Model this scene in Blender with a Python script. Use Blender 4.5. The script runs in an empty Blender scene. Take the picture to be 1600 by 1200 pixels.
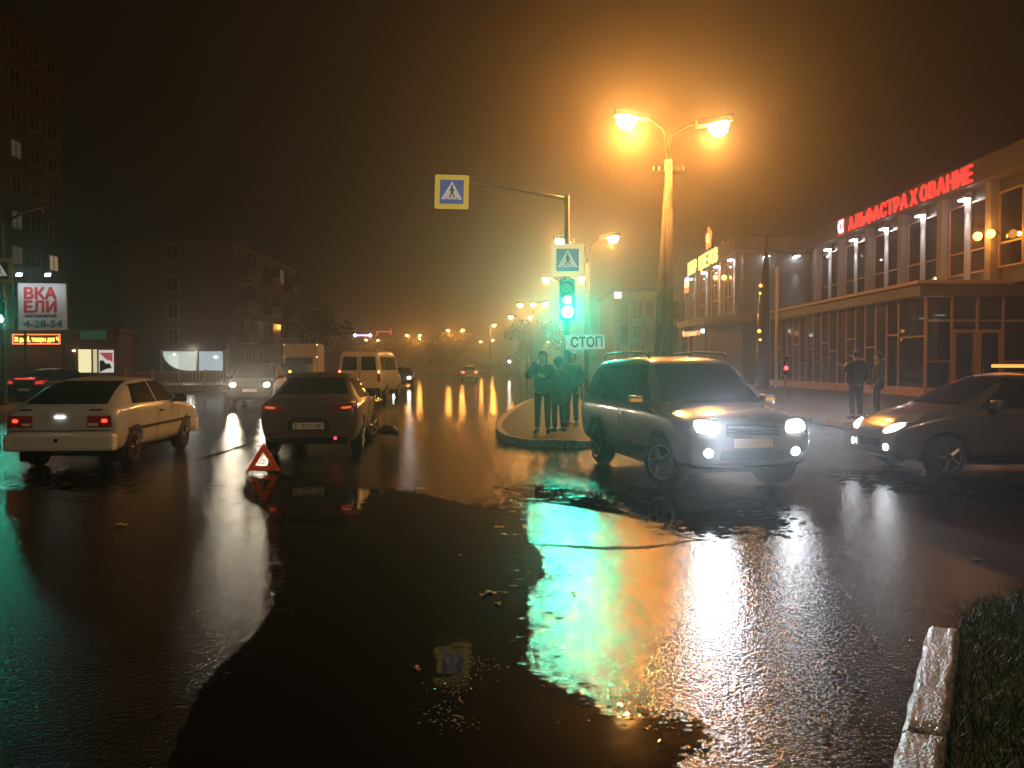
import bpy, bmesh, math, random
from mathutils import Vector, Matrix
from mathutils.bvhtree import BVHTree
random.seed(7)
R = math.radians
SC = bpy.context.scene
COL = SC.collection

# ------------------------------------------------------------------ camera, world, exposure
CAM_H = 1.6
cd = bpy.data.cameras.new('camera'); cam = bpy.data.objects.new('camera', cd); COL.objects.link(cam)
cd.sensor_width = 36; cd.lens = 36 * 1250 / 1600; cd.clip_end = 3000; cd.clip_start = 0.05
cam.location = (0, 0, CAM_H); cam.rotation_euler = (R(90 - 1.375), 0, 0)
SC.camera = cam
W = bpy.data.worlds.new('World'); SC.world = W; W.use_nodes = True
bg = W.node_tree.nodes['Background']
bg.inputs[0].default_value = (0.0034, 0.0026, 0.0019, 1)      # overcast night sky lit by the town
bg.inputs[1].default_value = 1.0
SC.view_settings.view_transform = 'Standard'; SC.view_settings.look = 'None'
SC.view_settings.exposure = 0; SC.view_settings.gamma = 1
cy = SC.cycles
cy.use_denoising = True
try: cy.denoiser = 'OPENIMAGEDENOISE'
except Exception: pass
cy.max_bounces = 5; cy.diffuse_bounces = 2; cy.glossy_bounces = 3; cy.transmission_bounces = 3
cy.transparent_max_bounces = 8; cy.volume_bounces = 0
cy.sample_clamp_indirect = 4; cy.sample_clamp_direct = 0
cy.caustics_reflective = False; cy.caustics_refractive = False
cy.use_light_tree = True

def G(px, py):                      # photograph pixel on the road -> metres
    d = CAM_H * 1250 / (py - 570); return ((px - 800) * d / 1250, d)
def AX(px, d): return (px - 800) * d / 1250
def AZ(py, d): return CAM_H + (570 - py) * d / 1250

# ------------------------------------------------------------------ materials
MATS = {}
def mat(name, col=(.5,.5,.5), rough=.5, metal=0, emit=None, es=0, spec=.5, coat=0, noise=0, nscale=8, bump=0, bscale=60):
    if name in MATS: return MATS[name]
    m = bpy.data.materials.new(name); m.use_nodes = True; nt = m.node_tree
    b = nt.nodes['Principled BSDF']
    b.inputs['Base Color'].default_value = (*col, 1); b.inputs['Roughness'].default_value = rough
    b.inputs['Metallic'].default_value = metal; b.inputs['Specular IOR Level'].default_value = spec
    b.inputs['Coat Weight'].default_value = coat; b.inputs['Coat Roughness'].default_value = .06
    if emit: b.inputs['Emission Color'].default_value = (*emit, 1); b.inputs['Emission Strength'].default_value = es
    if noise or bump:
        tc = nt.nodes.new('ShaderNodeTexCoord')
    if noise:
        n = nt.nodes.new('ShaderNodeTexNoise'); n.inputs['Scale'].default_value = nscale; n.inputs['Detail'].default_value = 6
        nt.links.new(tc.outputs['Object'], n.inputs['Vector'])
        r = nt.nodes.new('ShaderNodeValToRGB')
        r.color_ramp.elements[0].position = .3; r.color_ramp.elements[1].position = .7
        r.color_ramp.elements[0].color = (*[c * (1 - noise) for c in col], 1)
        r.color_ramp.elements[1].color = (*[min(1, c * (1 + noise)) for c in col], 1)
        nt.links.new(n.outputs['Fac'], r.inputs[0]); nt.links.new(r.outputs[0], b.inputs['Base Color'])
    if bump:
        n2 = nt.nodes.new('ShaderNodeTexNoise'); n2.inputs['Scale'].default_value = bscale; n2.inputs['Detail'].default_value = 3
        nt.links.new(tc.outputs['Object'], n2.inputs['Vector'])
        bp = nt.nodes.new('ShaderNodeBump'); bp.inputs['Strength'].default_value = bump; bp.inputs['Distance'].default_value = .02
        nt.links.new(n2.outputs['Fac'], bp.inputs['Height']); nt.links.new(bp.outputs[0], b.inputs['Normal'])
    MATS[name] = m; return m

def road_material():
    m = bpy.data.materials.new('wet_asphalt'); m.use_nodes = True; nt = m.node_tree; L = nt.links
    b = nt.nodes['Principled BSDF']
    tc = nt.nodes.new('ShaderNodeTexCoord')
    def noise(scale, detail=4, rough=.55):
        n = nt.nodes.new('ShaderNodeTexNoise'); n.inputs['Scale'].default_value = scale
        n.inputs['Detail'].default_value = detail; n.inputs['Roughness'].default_value = rough
        L.new(tc.outputs['Object'], n.inputs['Vector']); return n
    def ramp(src, a, b_, va, vb):
        r = nt.nodes.new('ShaderNodeMapRange'); r.inputs[1].default_value = a; r.inputs[2].default_value = b_
        r.inputs[3].default_value = va; r.inputs[4].default_value = vb; L.new(src, r.inputs[0]); return r
    big = noise(.35, 5); mid = noise(2.2, 5); fine = noise(30, 3, .6); grit = noise(80, 2, .5)
    col = nt.nodes.new('ShaderNodeValToRGB')
    col.color_ramp.elements[0].position = .32; col.color_ramp.elements[1].position = .7
    col.color_ramp.elements[0].color = (.005, .0049, .0046, 1); col.color_ramp.elements[1].color = (.014, .013, .012, 1)
    L.new(mid.outputs['Fac'], col.inputs[0]); L.new(col.outputs[0], b.inputs['Base Color'])
    rr = ramp(big.outputs['Fac'], .35, .65, .06, .10)
    # the carriageway beyond the junction is worn smoother than the patched asphalt in front of it
    sp = nt.nodes.new('ShaderNodeSeparateXYZ'); L.new(tc.outputs['Object'], sp.inputs[0])
    wob = nt.nodes.new('ShaderNodeMath'); wob.operation = 'MULTIPLY_ADD'; wob.inputs[1].default_value = 8; L.new(big.outputs['Fac'], wob.inputs[0]); L.new(sp.outputs['Y'], wob.inputs[2])
    worn = ramp(wob.outputs[0], 18, 32, 1.0, .22)
    rm = nt.nodes.new('ShaderNodeMath'); rm.operation = 'MULTIPLY'; L.new(rr.outputs[0], rm.inputs[0])
    wr_ = ramp(wob.outputs[0], 18, 32, 1.0, .55); L.new(wr_.outputs[0], rm.inputs[1]); L.new(rm.outputs[0], b.inputs['Roughness'])
    b.inputs['Specular IOR Level'].default_value = .36; b.inputs['IOR'].default_value = 1.36
    add = nt.nodes.new('ShaderNodeMath'); add.operation = 'MULTIPLY_ADD'; add.inputs[1].default_value = .45
    L.new(grit.outputs['Fac'], add.inputs[0]); L.new(fine.outputs['Fac'], add.inputs[2])
    b1 = nt.nodes.new('ShaderNodeBump'); b1.inputs['Distance'].default_value = .010; b1.inputs['Strength'].default_value = .72
    L.new(add.outputs[0], b1.inputs['Height'])
    sm = nt.nodes.new('ShaderNodeMath'); sm.operation = 'MULTIPLY'; sm.inputs[1].default_value = .58; L.new(worn.outputs[0], sm.inputs[0]); L.new(sm.outputs[0], b1.inputs['Strength'])
    b2 = nt.nodes.new('ShaderNodeBump'); b2.inputs['Distance'].default_value = .05; b2.inputs['Strength'].default_value = .03
    L.new(mid.outputs['Fac'], b2.inputs['Height']); L.new(b1.outputs[0], b2.inputs['Normal'])
    L.new(b2.outputs[0], b.inputs['Normal'])
    return m

def puddle_material():
    m = bpy.data.materials.new('standing_water'); m.use_nodes = True; nt = m.node_tree
    b = nt.nodes['Principled BSDF']
    b.inputs['Base Color'].default_value = (.004, .004, .0038, 1); b.inputs['Roughness'].default_value = .05
    b.inputs['IOR'].default_value = 1.33; b.inputs['Specular IOR Level'].default_value = .32
    tc = nt.nodes.new('ShaderNodeTexCoord'); n = nt.nodes.new('ShaderNodeTexNoise'); n.inputs['Scale'].default_value = 3.5
    nt.links.new(tc.outputs['Object'], n.inputs['Vector'])
    bp = nt.nodes.new('ShaderNodeBump'); bp.inputs['Distance'].default_value = .02; bp.inputs['Strength'].default_value = .09
    nt.links.new(n.outputs['Fac'], bp.inputs['Height']); nt.links.new(bp.outputs[0], b.inputs['Normal'])
    return m

def glass_material(name, tint=(.02,.022,.024), clear=.35):
    m = bpy.data.materials.new(name); m.use_nodes = True; nt = m.node_tree; nt.nodes.clear()
    o = nt.nodes.new('ShaderNodeOutputMaterial'); mx = nt.nodes.new('ShaderNodeMixShader')
    p = nt.nodes.new('ShaderNodeBsdfPrincipled'); t = nt.nodes.new('ShaderNodeBsdfTransparent')
    p.inputs['Base Color'].default_value = (*tint, 1); p.inputs['Roughness'].default_value = .03; p.inputs['IOR'].default_value = 1.6
    t.inputs[0].default_value = (.75, .8, .8, 1); mx.inputs[0].default_value = clear
    nt.links.new(p.outputs[0], mx.inputs[1]); nt.links.new(t.outputs[0], mx.inputs[2]); nt.links.new(mx.outputs[0], o.inputs[0])
    return m

def emi(name, col, s): return mat(name, (.02,.02,.02), .4, emit=col, es=s)

SODIUM = (1.0, .335, .045); GREEN = (.0, 1.0, .64); COOL = (.74, .86, 1.0); WARM = (1.0, .80, .55)
M_tyre = mat('tyre_rubber', (.012,.012,.012), .75)
M_rim = mat('alloy', (.35,.35,.36), .35, .9)
M_black = mat('black_plastic', (.012,.012,.013), .45)
M_chrome = mat('chrome', (.7,.7,.72), .15, 1)
M_cglass = glass_material('car_glass', (.012,.014,.015), .12)
M_glass = glass_material('window_glass', (.010,.010,.011), .22)
M_concrete = mat('concrete', (.30,.27,.23), .8, noise=.25, nscale=5, bump=.3)
M_kerb = mat('kerb_concrete', (.16,.145,.13), .45, noise=.45, nscale=22, bump=.9, bscale=45)
M_steel = mat('galvanised_steel', (.22,.22,.22), .45, .6)
M_dsteel = mat('dark_steel', (.03,.03,.032), .5, .3)

# ------------------------------------------------------------------ mesh helpers
def link(name, me, m=None, parent=None, loc=(0,0,0), rot=(0,0,0), smooth=False):
    o = bpy.data.objects.new(name, me); COL.objects.link(o)
    if m is not None and me is not None: me.materials.append(m)
    if parent is not None: o.parent = parent
    o.location = loc; o.rotation_euler = rot
    if smooth and me is not None:
        for p in me.polygons: p.use_smooth = True
    return o
def bm_obj(name, bm, m, parent=None, loc=(0,0,0), rot=(0,0,0), smooth=False):
    me = bpy.data.meshes.new(name); bmesh.ops.recalc_face_normals(bm, faces=bm.faces[:]); bm.to_mesh(me); bm.free()
    return link(name, me, m, parent, loc, rot, smooth)
def tag(o, label=None, cat=None, group=None, kind=None):
    if label: o['label'] = label
    if cat: o['category'] = cat
    if group: o['group'] = group
    if kind: o['kind'] = kind
    return o
def empty(name, loc, rz=0, label=None, cat=None, group=None):
    o = bpy.data.objects.new(name, None); COL.objects.link(o); o.location = loc; o.rotation_euler = (0,0,rz)
    o.empty_display_size = .2
    return tag(o, label, cat, group)
def add_box(bm, x0, x1, y0, y1, z0, z1, bev=0):
    vs = [bm.verts.new(p) for p in ((x0,y0,z0),(x1,y0,z0),(x1,y1,z0),(x0,y1,z0),(x0,y0,z1),(x1,y0,z1),(x1,y1,z1),(x0,y1,z1))]
    fs = [bm.faces.new([vs[i] for i in q]) for q in ((3,2,1,0),(4,5,6,7),(0,1,5,4),(1,2,6,5),(2,3,7,6),(3,0,4,7))]
    if bev:
        es = list({e for f in fs for e in f.edges})
        bmesh.ops.bevel(bm, geom=es, offset=bev, segments=2, affect='EDGES', profile=.6)
def box(name, x0, x1, y0, y1, z0, z1, m, parent=None, bev=0, loc=(0,0,0), rot=(0,0,0)):
    bm = bmesh.new(); add_box(bm, min(x0,x1), max(x0,x1), min(y0,y1), max(y0,y1), min(z0,z1), max(z0,z1), bev)
    return bm_obj(name, bm, m, parent, loc, rot)
def frame_of(d):
    d = Vector(d).normalized(); u = d.cross(Vector((0,0,1)))
    if u.length < 1e-4: u = Vector((1,0,0))
    u.normalize(); return u, d.cross(u).normalized()
def add_tube(bm, pts, rads, n=10, cap=True):
    if not isinstance(rads, (list, tuple)): rads = [rads] * len(pts)
    rings = []
    for i, p in enumerate(pts):
        a = Vector(pts[max(0, i-1)]); b = Vector(pts[min(len(pts)-1, i+1)]); u, v = frame_of(b - a)
        rings.append([bm.verts.new(Vector(p) + (u*math.cos(t) + v*math.sin(t)) * rads[i]) for t in [2*math.pi*k/n for k in range(n)]])
    for a, b in zip(rings, rings[1:]):
        for k in range(n): bm.faces.new((a[k], a[(k+1)%n], b[(k+1)%n], b[k]))
    if cap: bm.faces.new(rings[0][::-1]); bm.faces.new(rings[-1])
def tube(name, pts, rads, m, parent=None, n=10, loc=(0,0,0), rot=(0,0,0)):
    bm = bmesh.new(); add_tube(bm, pts, rads, n); return bm_obj(name, bm, m, parent, loc, rot, True)
def add_lathe(bm, prof, n=24, axis='z', c=(0,0,0)):
    rings = []
    for r, h in prof:
        ring = []
        for k in range(n):
            t = 2*math.pi*k/n; a, b = r*math.cos(t), r*math.sin(t)
            p = (a, b, h) if axis == 'z' else ((a, h, b) if axis == 'y' else (h, a, b))
            ring.append(bm.verts.new(Vector(p) + Vector(c)))
        rings.append(ring)
    for a, b in zip(rings, rings[1:]):
        for k in range(n): bm.faces.new((a[k], a[(k+1)%n], b[(k+1)%n], b[k]))
    bm.faces.new(rings[0][::-1]); bm.faces.new(rings[-1])
def lathe(name, prof, m, parent=None, n=24, axis='z', loc=(0,0,0), rot=(0,0,0), smooth=True):
    bm = bmesh.new(); add_lathe(bm, prof, n, axis); return bm_obj(name, bm, m, parent, loc, rot, smooth)
def add_prism(bm, poly, z0, z1):
    a = [bm.verts.new((x, y, z0)) for x, y in poly]; b = [bm.verts.new((x, y, z1)) for x, y in poly]; n = len(poly)
    bm.faces.new(a[::-1]); bm.faces.new(b)
    for i in range(n): bm.faces.new((a[i], a[(i+1)%n], b[(i+1)%n], b[i]))
def prism(name, poly, z0, z1, m, parent=None, loc=(0,0,0), rot=(0,0,0)):
    bm = bmesh.new(); add_prism(bm, poly, z0, z1); return bm_obj(name, bm, m, parent, loc, rot)
def sheet(name, poly, z, m, parent=None):
    bm = bmesh.new(); f = bm.faces.new([bm.verts.new((x, y, z)) for x, y in poly])
    bmesh.ops.triangulate(bm, faces=[f]); o = bm_obj(name, bm, m, parent)
    me = o.data
    if me.polygons and me.polygons[0].normal.z < 0: me.flip_normals()
    return o
def smooth_poly(poly, k=6, jit=0):
    out = []; n = len(poly)
    for i in range(n):
        p0, p1, p2, p3 = [Vector(poly[(i+j) % n]) for j in (-1, 0, 1, 2)]
        for s in range(k):
            t = s / k
            q = .5*((2*p1) + (p2-p0)*t + (2*p0-5*p1+4*p2-p3)*t*t + (3*p1-p0-3*p2+p3)*t**3)
            if jit: q = q + Vector((random.uniform(-jit, jit), random.uniform(-jit, jit)))
            out.append((q.x, q.y))
    return out
def plate(name, poly, d0, d1, m, parent=None, loc=(0,0,0), rot=(0,0,0)):
    """upright flat piece: poly in (x,z), thickness along y from d0 to d1"""
    bm = bmesh.new(); a = [bm.verts.new((x, d0, z)) for x, z in poly]; b = [bm.verts.new((x, d1, z)) for x, z in poly]; n = len(poly)
    bm.faces.new(a); bm.faces.new(b[::-1])
    for i in range(n): bm.faces.new((a[i], b[i], b[(i+1)%n], a[(i+1)%n]))
    return bm_obj(name, bm, m, parent, loc, rot)
def circle(cx, cz, r, n=20): return [(cx + r*math.cos(2*math.pi*k/n), cz + r*math.sin(2*math.pi*k/n)) for k in range(n)]
def rrect(x0, x1, z0, z1, r, n=4):
    out = []
    for cx, cz, a in ((x1-r, z1-r, 0), (x0+r, z1-r, 90), (x0+r, z0+r, 180), (x1-r, z0+r, 270)):
        for k in range(n+1):
            t = R(a + 90*k/n); out.append((cx + r*math.cos(t), cz + r*math.sin(t)))
    return out
def text_mesh(s, size, ext=.01, align='LEFT', bold=0):
    cu = bpy.data.curves.new('lettering', 'FONT'); cu.body = s; cu.size = size; cu.extrude = ext; cu.align_x = align
    cu.resolution_u = 3
    o = bpy.data.objects.new('lettering', cu); COL.objects.link(o)
    dg = bpy.context.evaluated_depsgraph_get(); dg.update()
    me = bpy.data.meshes.new_from_object(o.evaluated_get(dg)); bpy.data.objects.remove(o); bpy.data.curves.remove(cu)
    me.materials.clear()
    if bold:                                    # heavier strokes: shifted copies, each a hair deeper
        bm = bmesh.new()
        for i in range(6):
            k = len(bm.verts); bm.from_mesh(me); bm.verts.ensure_lookup_table(); a = 2*math.pi*i/6
            for v in bm.verts[k:]: v.co += Vector((math.cos(a)*bold, math.sin(a)*bold, -.0007*i))
        bm.to_mesh(me); bm.free()
    return me
def lettering(name, s, size, m, parent, loc, rot=(R(90),0,0), ext=.01, align='LEFT', bold=0, width=None):
    me = text_mesh(s, size, ext, align, bold)
    if width:
        xs = [v.co.x for v in me.vertices]; w = max(xs) - min(xs); k = width / w
        for v in me.vertices: v.co.x *= k
    return link(name, me, m, parent, loc, rot)
def point(name, loc, col, power, rad, parent=None):
    l = bpy.data.lights.new(name, 'POINT'); l.color = col; l.energy = power; l.shadow_soft_size = rad
    o = bpy.data.objects.new(name, l); COL.objects.link(o); o.location = loc
    if parent: o.parent = parent
    return o
def spot(name, loc, direction, col, power, size, blend=.6, rad=.05, parent=None):
    l = bpy.data.lights.new(name, 'SPOT'); l.color = col; l.energy = power; l.spot_size = R(size); l.spot_blend = blend; l.shadow_soft_size = rad
    o = bpy.data.objects.new(name, l); COL.objects.link(o); o.location = loc
    o.rotation_euler = Vector(direction).to_track_quat('-Z', 'Y').to_euler()
    if parent: o.parent = parent
    return o
def evaluated(me, mods):
    o = bpy.data.objects.new('work', me); COL.objects.link(o)
    mods(o); dg = bpy.context.evaluated_depsgraph_get(); dg.update()
    r = bpy.data.meshes.new_from_object(o.evaluated_get(dg)); bpy.data.objects.remove(o); return r

# ------------------------------------------------------------------ the setting
M_road = road_material(); M_puddle = puddle_material()
M_ground = mat('wet_earth', (.020,.018,.013), .7, noise=.4, nscale=1.2, bump=.4, bscale=20)
M_pave = mat('wet_paving', (.060,.052,.045), .32, noise=.3, nscale=3, bump=.35, bscale=30)
tag(sheet('ground', [(-240,-50),(240,-50),(240,560),(-240,560)], -.03, M_ground), kind='structure')
road_poly = [(-60,-20),(60,-20),(60,30),(14,34),(6,44),(3.4,60),(3.4,96),(-4,128),(-18,160),(-34,178),(-44,172),(-30,150),(-20,120),(-16,90),(-15,60),(-19,46),(-60,46)]
tag(sheet('road', road_poly, 0, M_road), kind='structure')
tag(sheet('plaza_pavement', [(8.4,19.6),(9.2,19.0),(60,19.0),(60,90),(3.7,90),(3.7,62),(6.4,45),(8.1,36)], .16, M_pave), kind='structure')
def kerb_run(parent, pts, z, m, w=.15, length=1.0, gap=.012, drop=.17):
    """separate kerb stones along an open run of points"""
    P = [Vector((x, y)) for x, y in pts]; acc = [0]
    for a, b in zip(P, P[1:]): acc.append(acc[-1] + (b-a).length)
    n = max(1, int(acc[-1] / length)); L = acc[-1] / n
    bm = bmesh.new(); add_box(bm, -L/2+gap/2, L/2-gap/2, -w/2, w/2, -drop, 0, .018); me = bpy.data.meshes.new('kerb_stone'); bm.to_mesh(me); bm.free()
    me.materials.append(m)
    def at(s):
        for i in range(len(P)-1):
            if s <= acc[i+1] + 1e-6:
                t = (s-acc[i]) / max(1e-6, acc[i+1]-acc[i]); return P[i].lerp(P[i+1], t), (P[i+1]-P[i])
        return P[-1], P[-1]-P[-2]
    for k in range(n):
        a = at(k*L)[0]; b = at((k+1)*L - 1e-4)[0]; c = (a+b)/2; d = b-a
        link('kerb_stone', me, None, parent, (c.x, c.y, z + random.uniform(-.006,.006)), (random.uniform(-.01,.01), random.uniform(-.01,.01), math.atan2(d.y, d.x)))
pk = empty('plaza_kerb', (0,0,0)); tag(pk, kind='structure')
kerb_run(pk, [(3.65,90),(3.65,62),(6.35,45),(8.05,36),(8.35,19.6),(9.15,18.95),(30,18.95)], .175, M_kerb)
# traffic island
isl = smooth_poly([(.3,15.7),(-.2,17.4),(-.32,20.5),(0.0,26),(.7,33),(1.6,36.5),(3.4,37),(5.2,33),(5.8,26),(5.4,19.5),(4.3,16.6),(2.2,15.5)], 5)
tag(sheet('island_surface', isl, .12, mat('island_paving', (.022,.020,.018), .55, spec=.15, noise=.4, nscale=2, bump=.35, bscale=24)), kind='structure')
ik = empty('island_kerb', (0,0,0)); tag(ik, kind='structure')
kerb_run(ik, isl + [isl[0]], .14, M_kerb)
# left pavement
tag(sheet('left_pavement', [(-60,26.5),(-19.6,26.5),(-18.3,27.4),(-18.3,30.8),(-19.6,31.6),(-60,31.6)], .13, M_pave), kind='structure')
lk = empty('left_kerb', (0,0,0)); tag(lk, kind='structure')
kerb_run(lk, [(-30,26.45),(-19.6,26.45),(-18.25,27.4),(-18.25,30.8),(-19.6,31.65),(-30,31.65)], .145, M_kerb)
tag(sheet('far_left_pavement', [(-70,44.6),(-18.4,44.6),(-14.8,60),(-15.8,90),(-19.8,120),(-30,150),(-70,150)], .10, M_pave), kind='structure')
# puddles: outlines traced on the road plane, at their own place on the asphalt
def ragged(poly, amp):
    rnd = random.Random(21); out = []; n = len(poly); f = [rnd.uniform(.5,1.5) for _ in range(6)]
    for i, (x, y) in enumerate(poly):
        (xa, ya), (xb, yb) = poly[i-1], poly[(i+1) % n]; t = Vector((xb-xa, yb-ya))
        if t.length < 1e-6: continue
        t.normalize(); k = sum(math.sin(i*(.35*(j+1))*f[j]+j*2.1)/(j+1) for j in range(6))*.5 + rnd.uniform(-.8,.8)
        a = amp*min(2.2, y/5); out.append((x - t.y*k*a, y + t.x*k*a))
    return out
def pud(pts, jit=.012, z=.004):
    rim = ragged(smooth_poly([G(*p) for p in pts], 22), jit)
    o = sheet('puddle', rim, z, M_puddle); tag(o, kind='structure')
    rnd = random.Random(len(pts)); n = len(rim)
    def scatter(name, m, sgn, zz, count):
        bm = bmesh.new()
        for _ in range(count):
            i = rnd.randrange(n); (xa, ya), (xb, yb) = rim[i-1], rim[(i+1) % n]; t = Vector((xb-xa, yb-ya))
            if t.length < 1e-6 or not 2.4 < rim[i][1] < 16: continue
            t.normalize(); k = min(2.2, rim[i][1]/5); off = sgn*rnd.random()**2.2*.22*k; cx, cy_ = rim[i][0] - t.y*off, rim[i][1] + t.x*off; q = rnd.uniform(.006,.032)*k; a0 = rnd.uniform(0,6)
            bm.faces.new([bm.verts.new((cx + math.cos(a0+j*.785)*q*rnd.uniform(.5,1.5), cy_ + math.sin(a0+j*.785)*q*rnd.uniform(.4,1.1), zz + .0002*rnd.random())) for j in range(8)])
        for f in bm.faces:
            f.normal_update()
            if f.normal.z < 0: f.normal_flip()
        me = bpy.data.meshes.new(name); bm.to_mesh(me); bm.free(); tag(link(name, me, m), kind='structure')
    scatter('puddle_fringe', M_puddle, 1, .0055, 260); scatter('puddle_fringe', M_puddle, -1, .0056, 260); scatter('asphalt_islets', M_road, 1, .0062, 200); scatter('asphalt_islets', M_road, -1, .0064, 200)
    return o
pud([(818,800),(824,832),(850,892),(830,922),(824,1000),(832,1052),(884,1078),(932,1096),(952,1122),(1040,1130),(1098,1134),(1106,1172),(1070,1195),(1040,1330),
     (700,1420),(350,1420),(250,1300),(300,1100),(400,985),(445,900),(440,830),(420,800),(380,772),(396,748),(440,742),(520,760),(640,770),(745,790),(790,786)], .02)
pud([(1075,768),(1000,763),(940,770),(860,762),(806,758),(797,768),(822,782),(880,777),(945,776),(975,792),(992,812),(1030,820),(1062,838),(1120,842),(1175,828),(1205,836),(1228,815),(1190,800),(1215,786),(1150,776)], .022)
pud([(1300,738),(1390,764),(1480,760),(1600,800),(1700,770),(1650,745),(1500,738)], .04)
pud([(60,762),(120,776),(170,764),(190,738),(120,730),(50,738)], .03)

# ------------------------------------------------------------------ vehicles
def sect(zb, zbelt, zt, wb, wbelt, wt):
    L = lambda a, b, t: a + (b-a)*t
    return [(0,zb),(wb*.8,zb),(wb,zb+.07),(L(wb,wbelt,.55)+.015,L(zb,zbelt,.5)),(wbelt,zbelt-.04),(wbelt*.985,zbelt+.012),
            (L(wbelt*.97,wt,.55),L(zbelt,zt,.52)),(wt,zt-.05),(wt*.84,zt-.004),(0,zt+.02)]
def car_body(stations, wheels=(), wr=.31):
    bm = bmesh.new(); rings = []
    for x, *p in stations:
        h = sect(*p); full = [(x, y, z) for y, z in h] + [(x, -y, z) for y, z in h[-2:0:-1]]
        rings.append([bm.verts.new(v) for v in full])
    n = len(rings[0])
    for a, b in zip(rings, rings[1:]):
        for k in range(n): bm.faces.new((a[k], a[(k+1)%n], b[(k+1)%n], b[k]))
    for ring in (rings[0], rings[-1]):
        for k in range(n//2):                               # ladder cap keeps quads
            a, b, c, d = ring[k], ring[k+1], ring[(n-k-1)%n], ring[(n-k)%n]
            vs = []
            for v in (a, b, c, d):
                if v not in vs: vs.append(v)
            if len(vs) > 2:
                try: bm.faces.new(vs)
                except ValueError: pass
    bmesh.ops.recalc_face_normals(bm, faces=bm.faces[:])
    me = bpy.data.meshes.new('body'); bm.to_mesh(me); bm.free()
    def ss(o): mm = o.modifiers.new('s', 'SUBSURF'); mm.levels = 2; mm.render_levels = 2
    me = evaluated(me, ss)
    b2 = bmesh.new(); b2.from_mesh(me); bvh = BVHTree.FromBMesh(b2); b2.free()
    if wheels:
        cut = bmesh.new()
        for x, y in wheels:
            s = 1 if y > 0 else -1
            add_lathe(cut, [(wr+.065, y - s*.20), (wr+.065, y + s*.5)] if s > 0 else [(wr+.065, y - .5), (wr+.065, y + .20)], 28, 'y', (x, 0, wr))
        bmesh.ops.recalc_face_normals(cut, faces=cut.faces[:])
        cm = bpy.data.meshes.new('cut'); cut.to_mesh(cm); cut.free()
        co = bpy.data.objects.new('cut', cm); COL.objects.link(co)
        def bo(o): mm = o.modifiers.new('b', 'BOOLEAN'); mm.object = co; mm.operation = 'DIFFERENCE'; mm.solver = 'EXACT'
        me2 = evaluated(me, bo); bpy.data.objects.remove(co)
        if len(me2.polygons) > 100: me = me2
    for p in me.polygons: p.use_smooth = True
    return me, bvh
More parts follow.
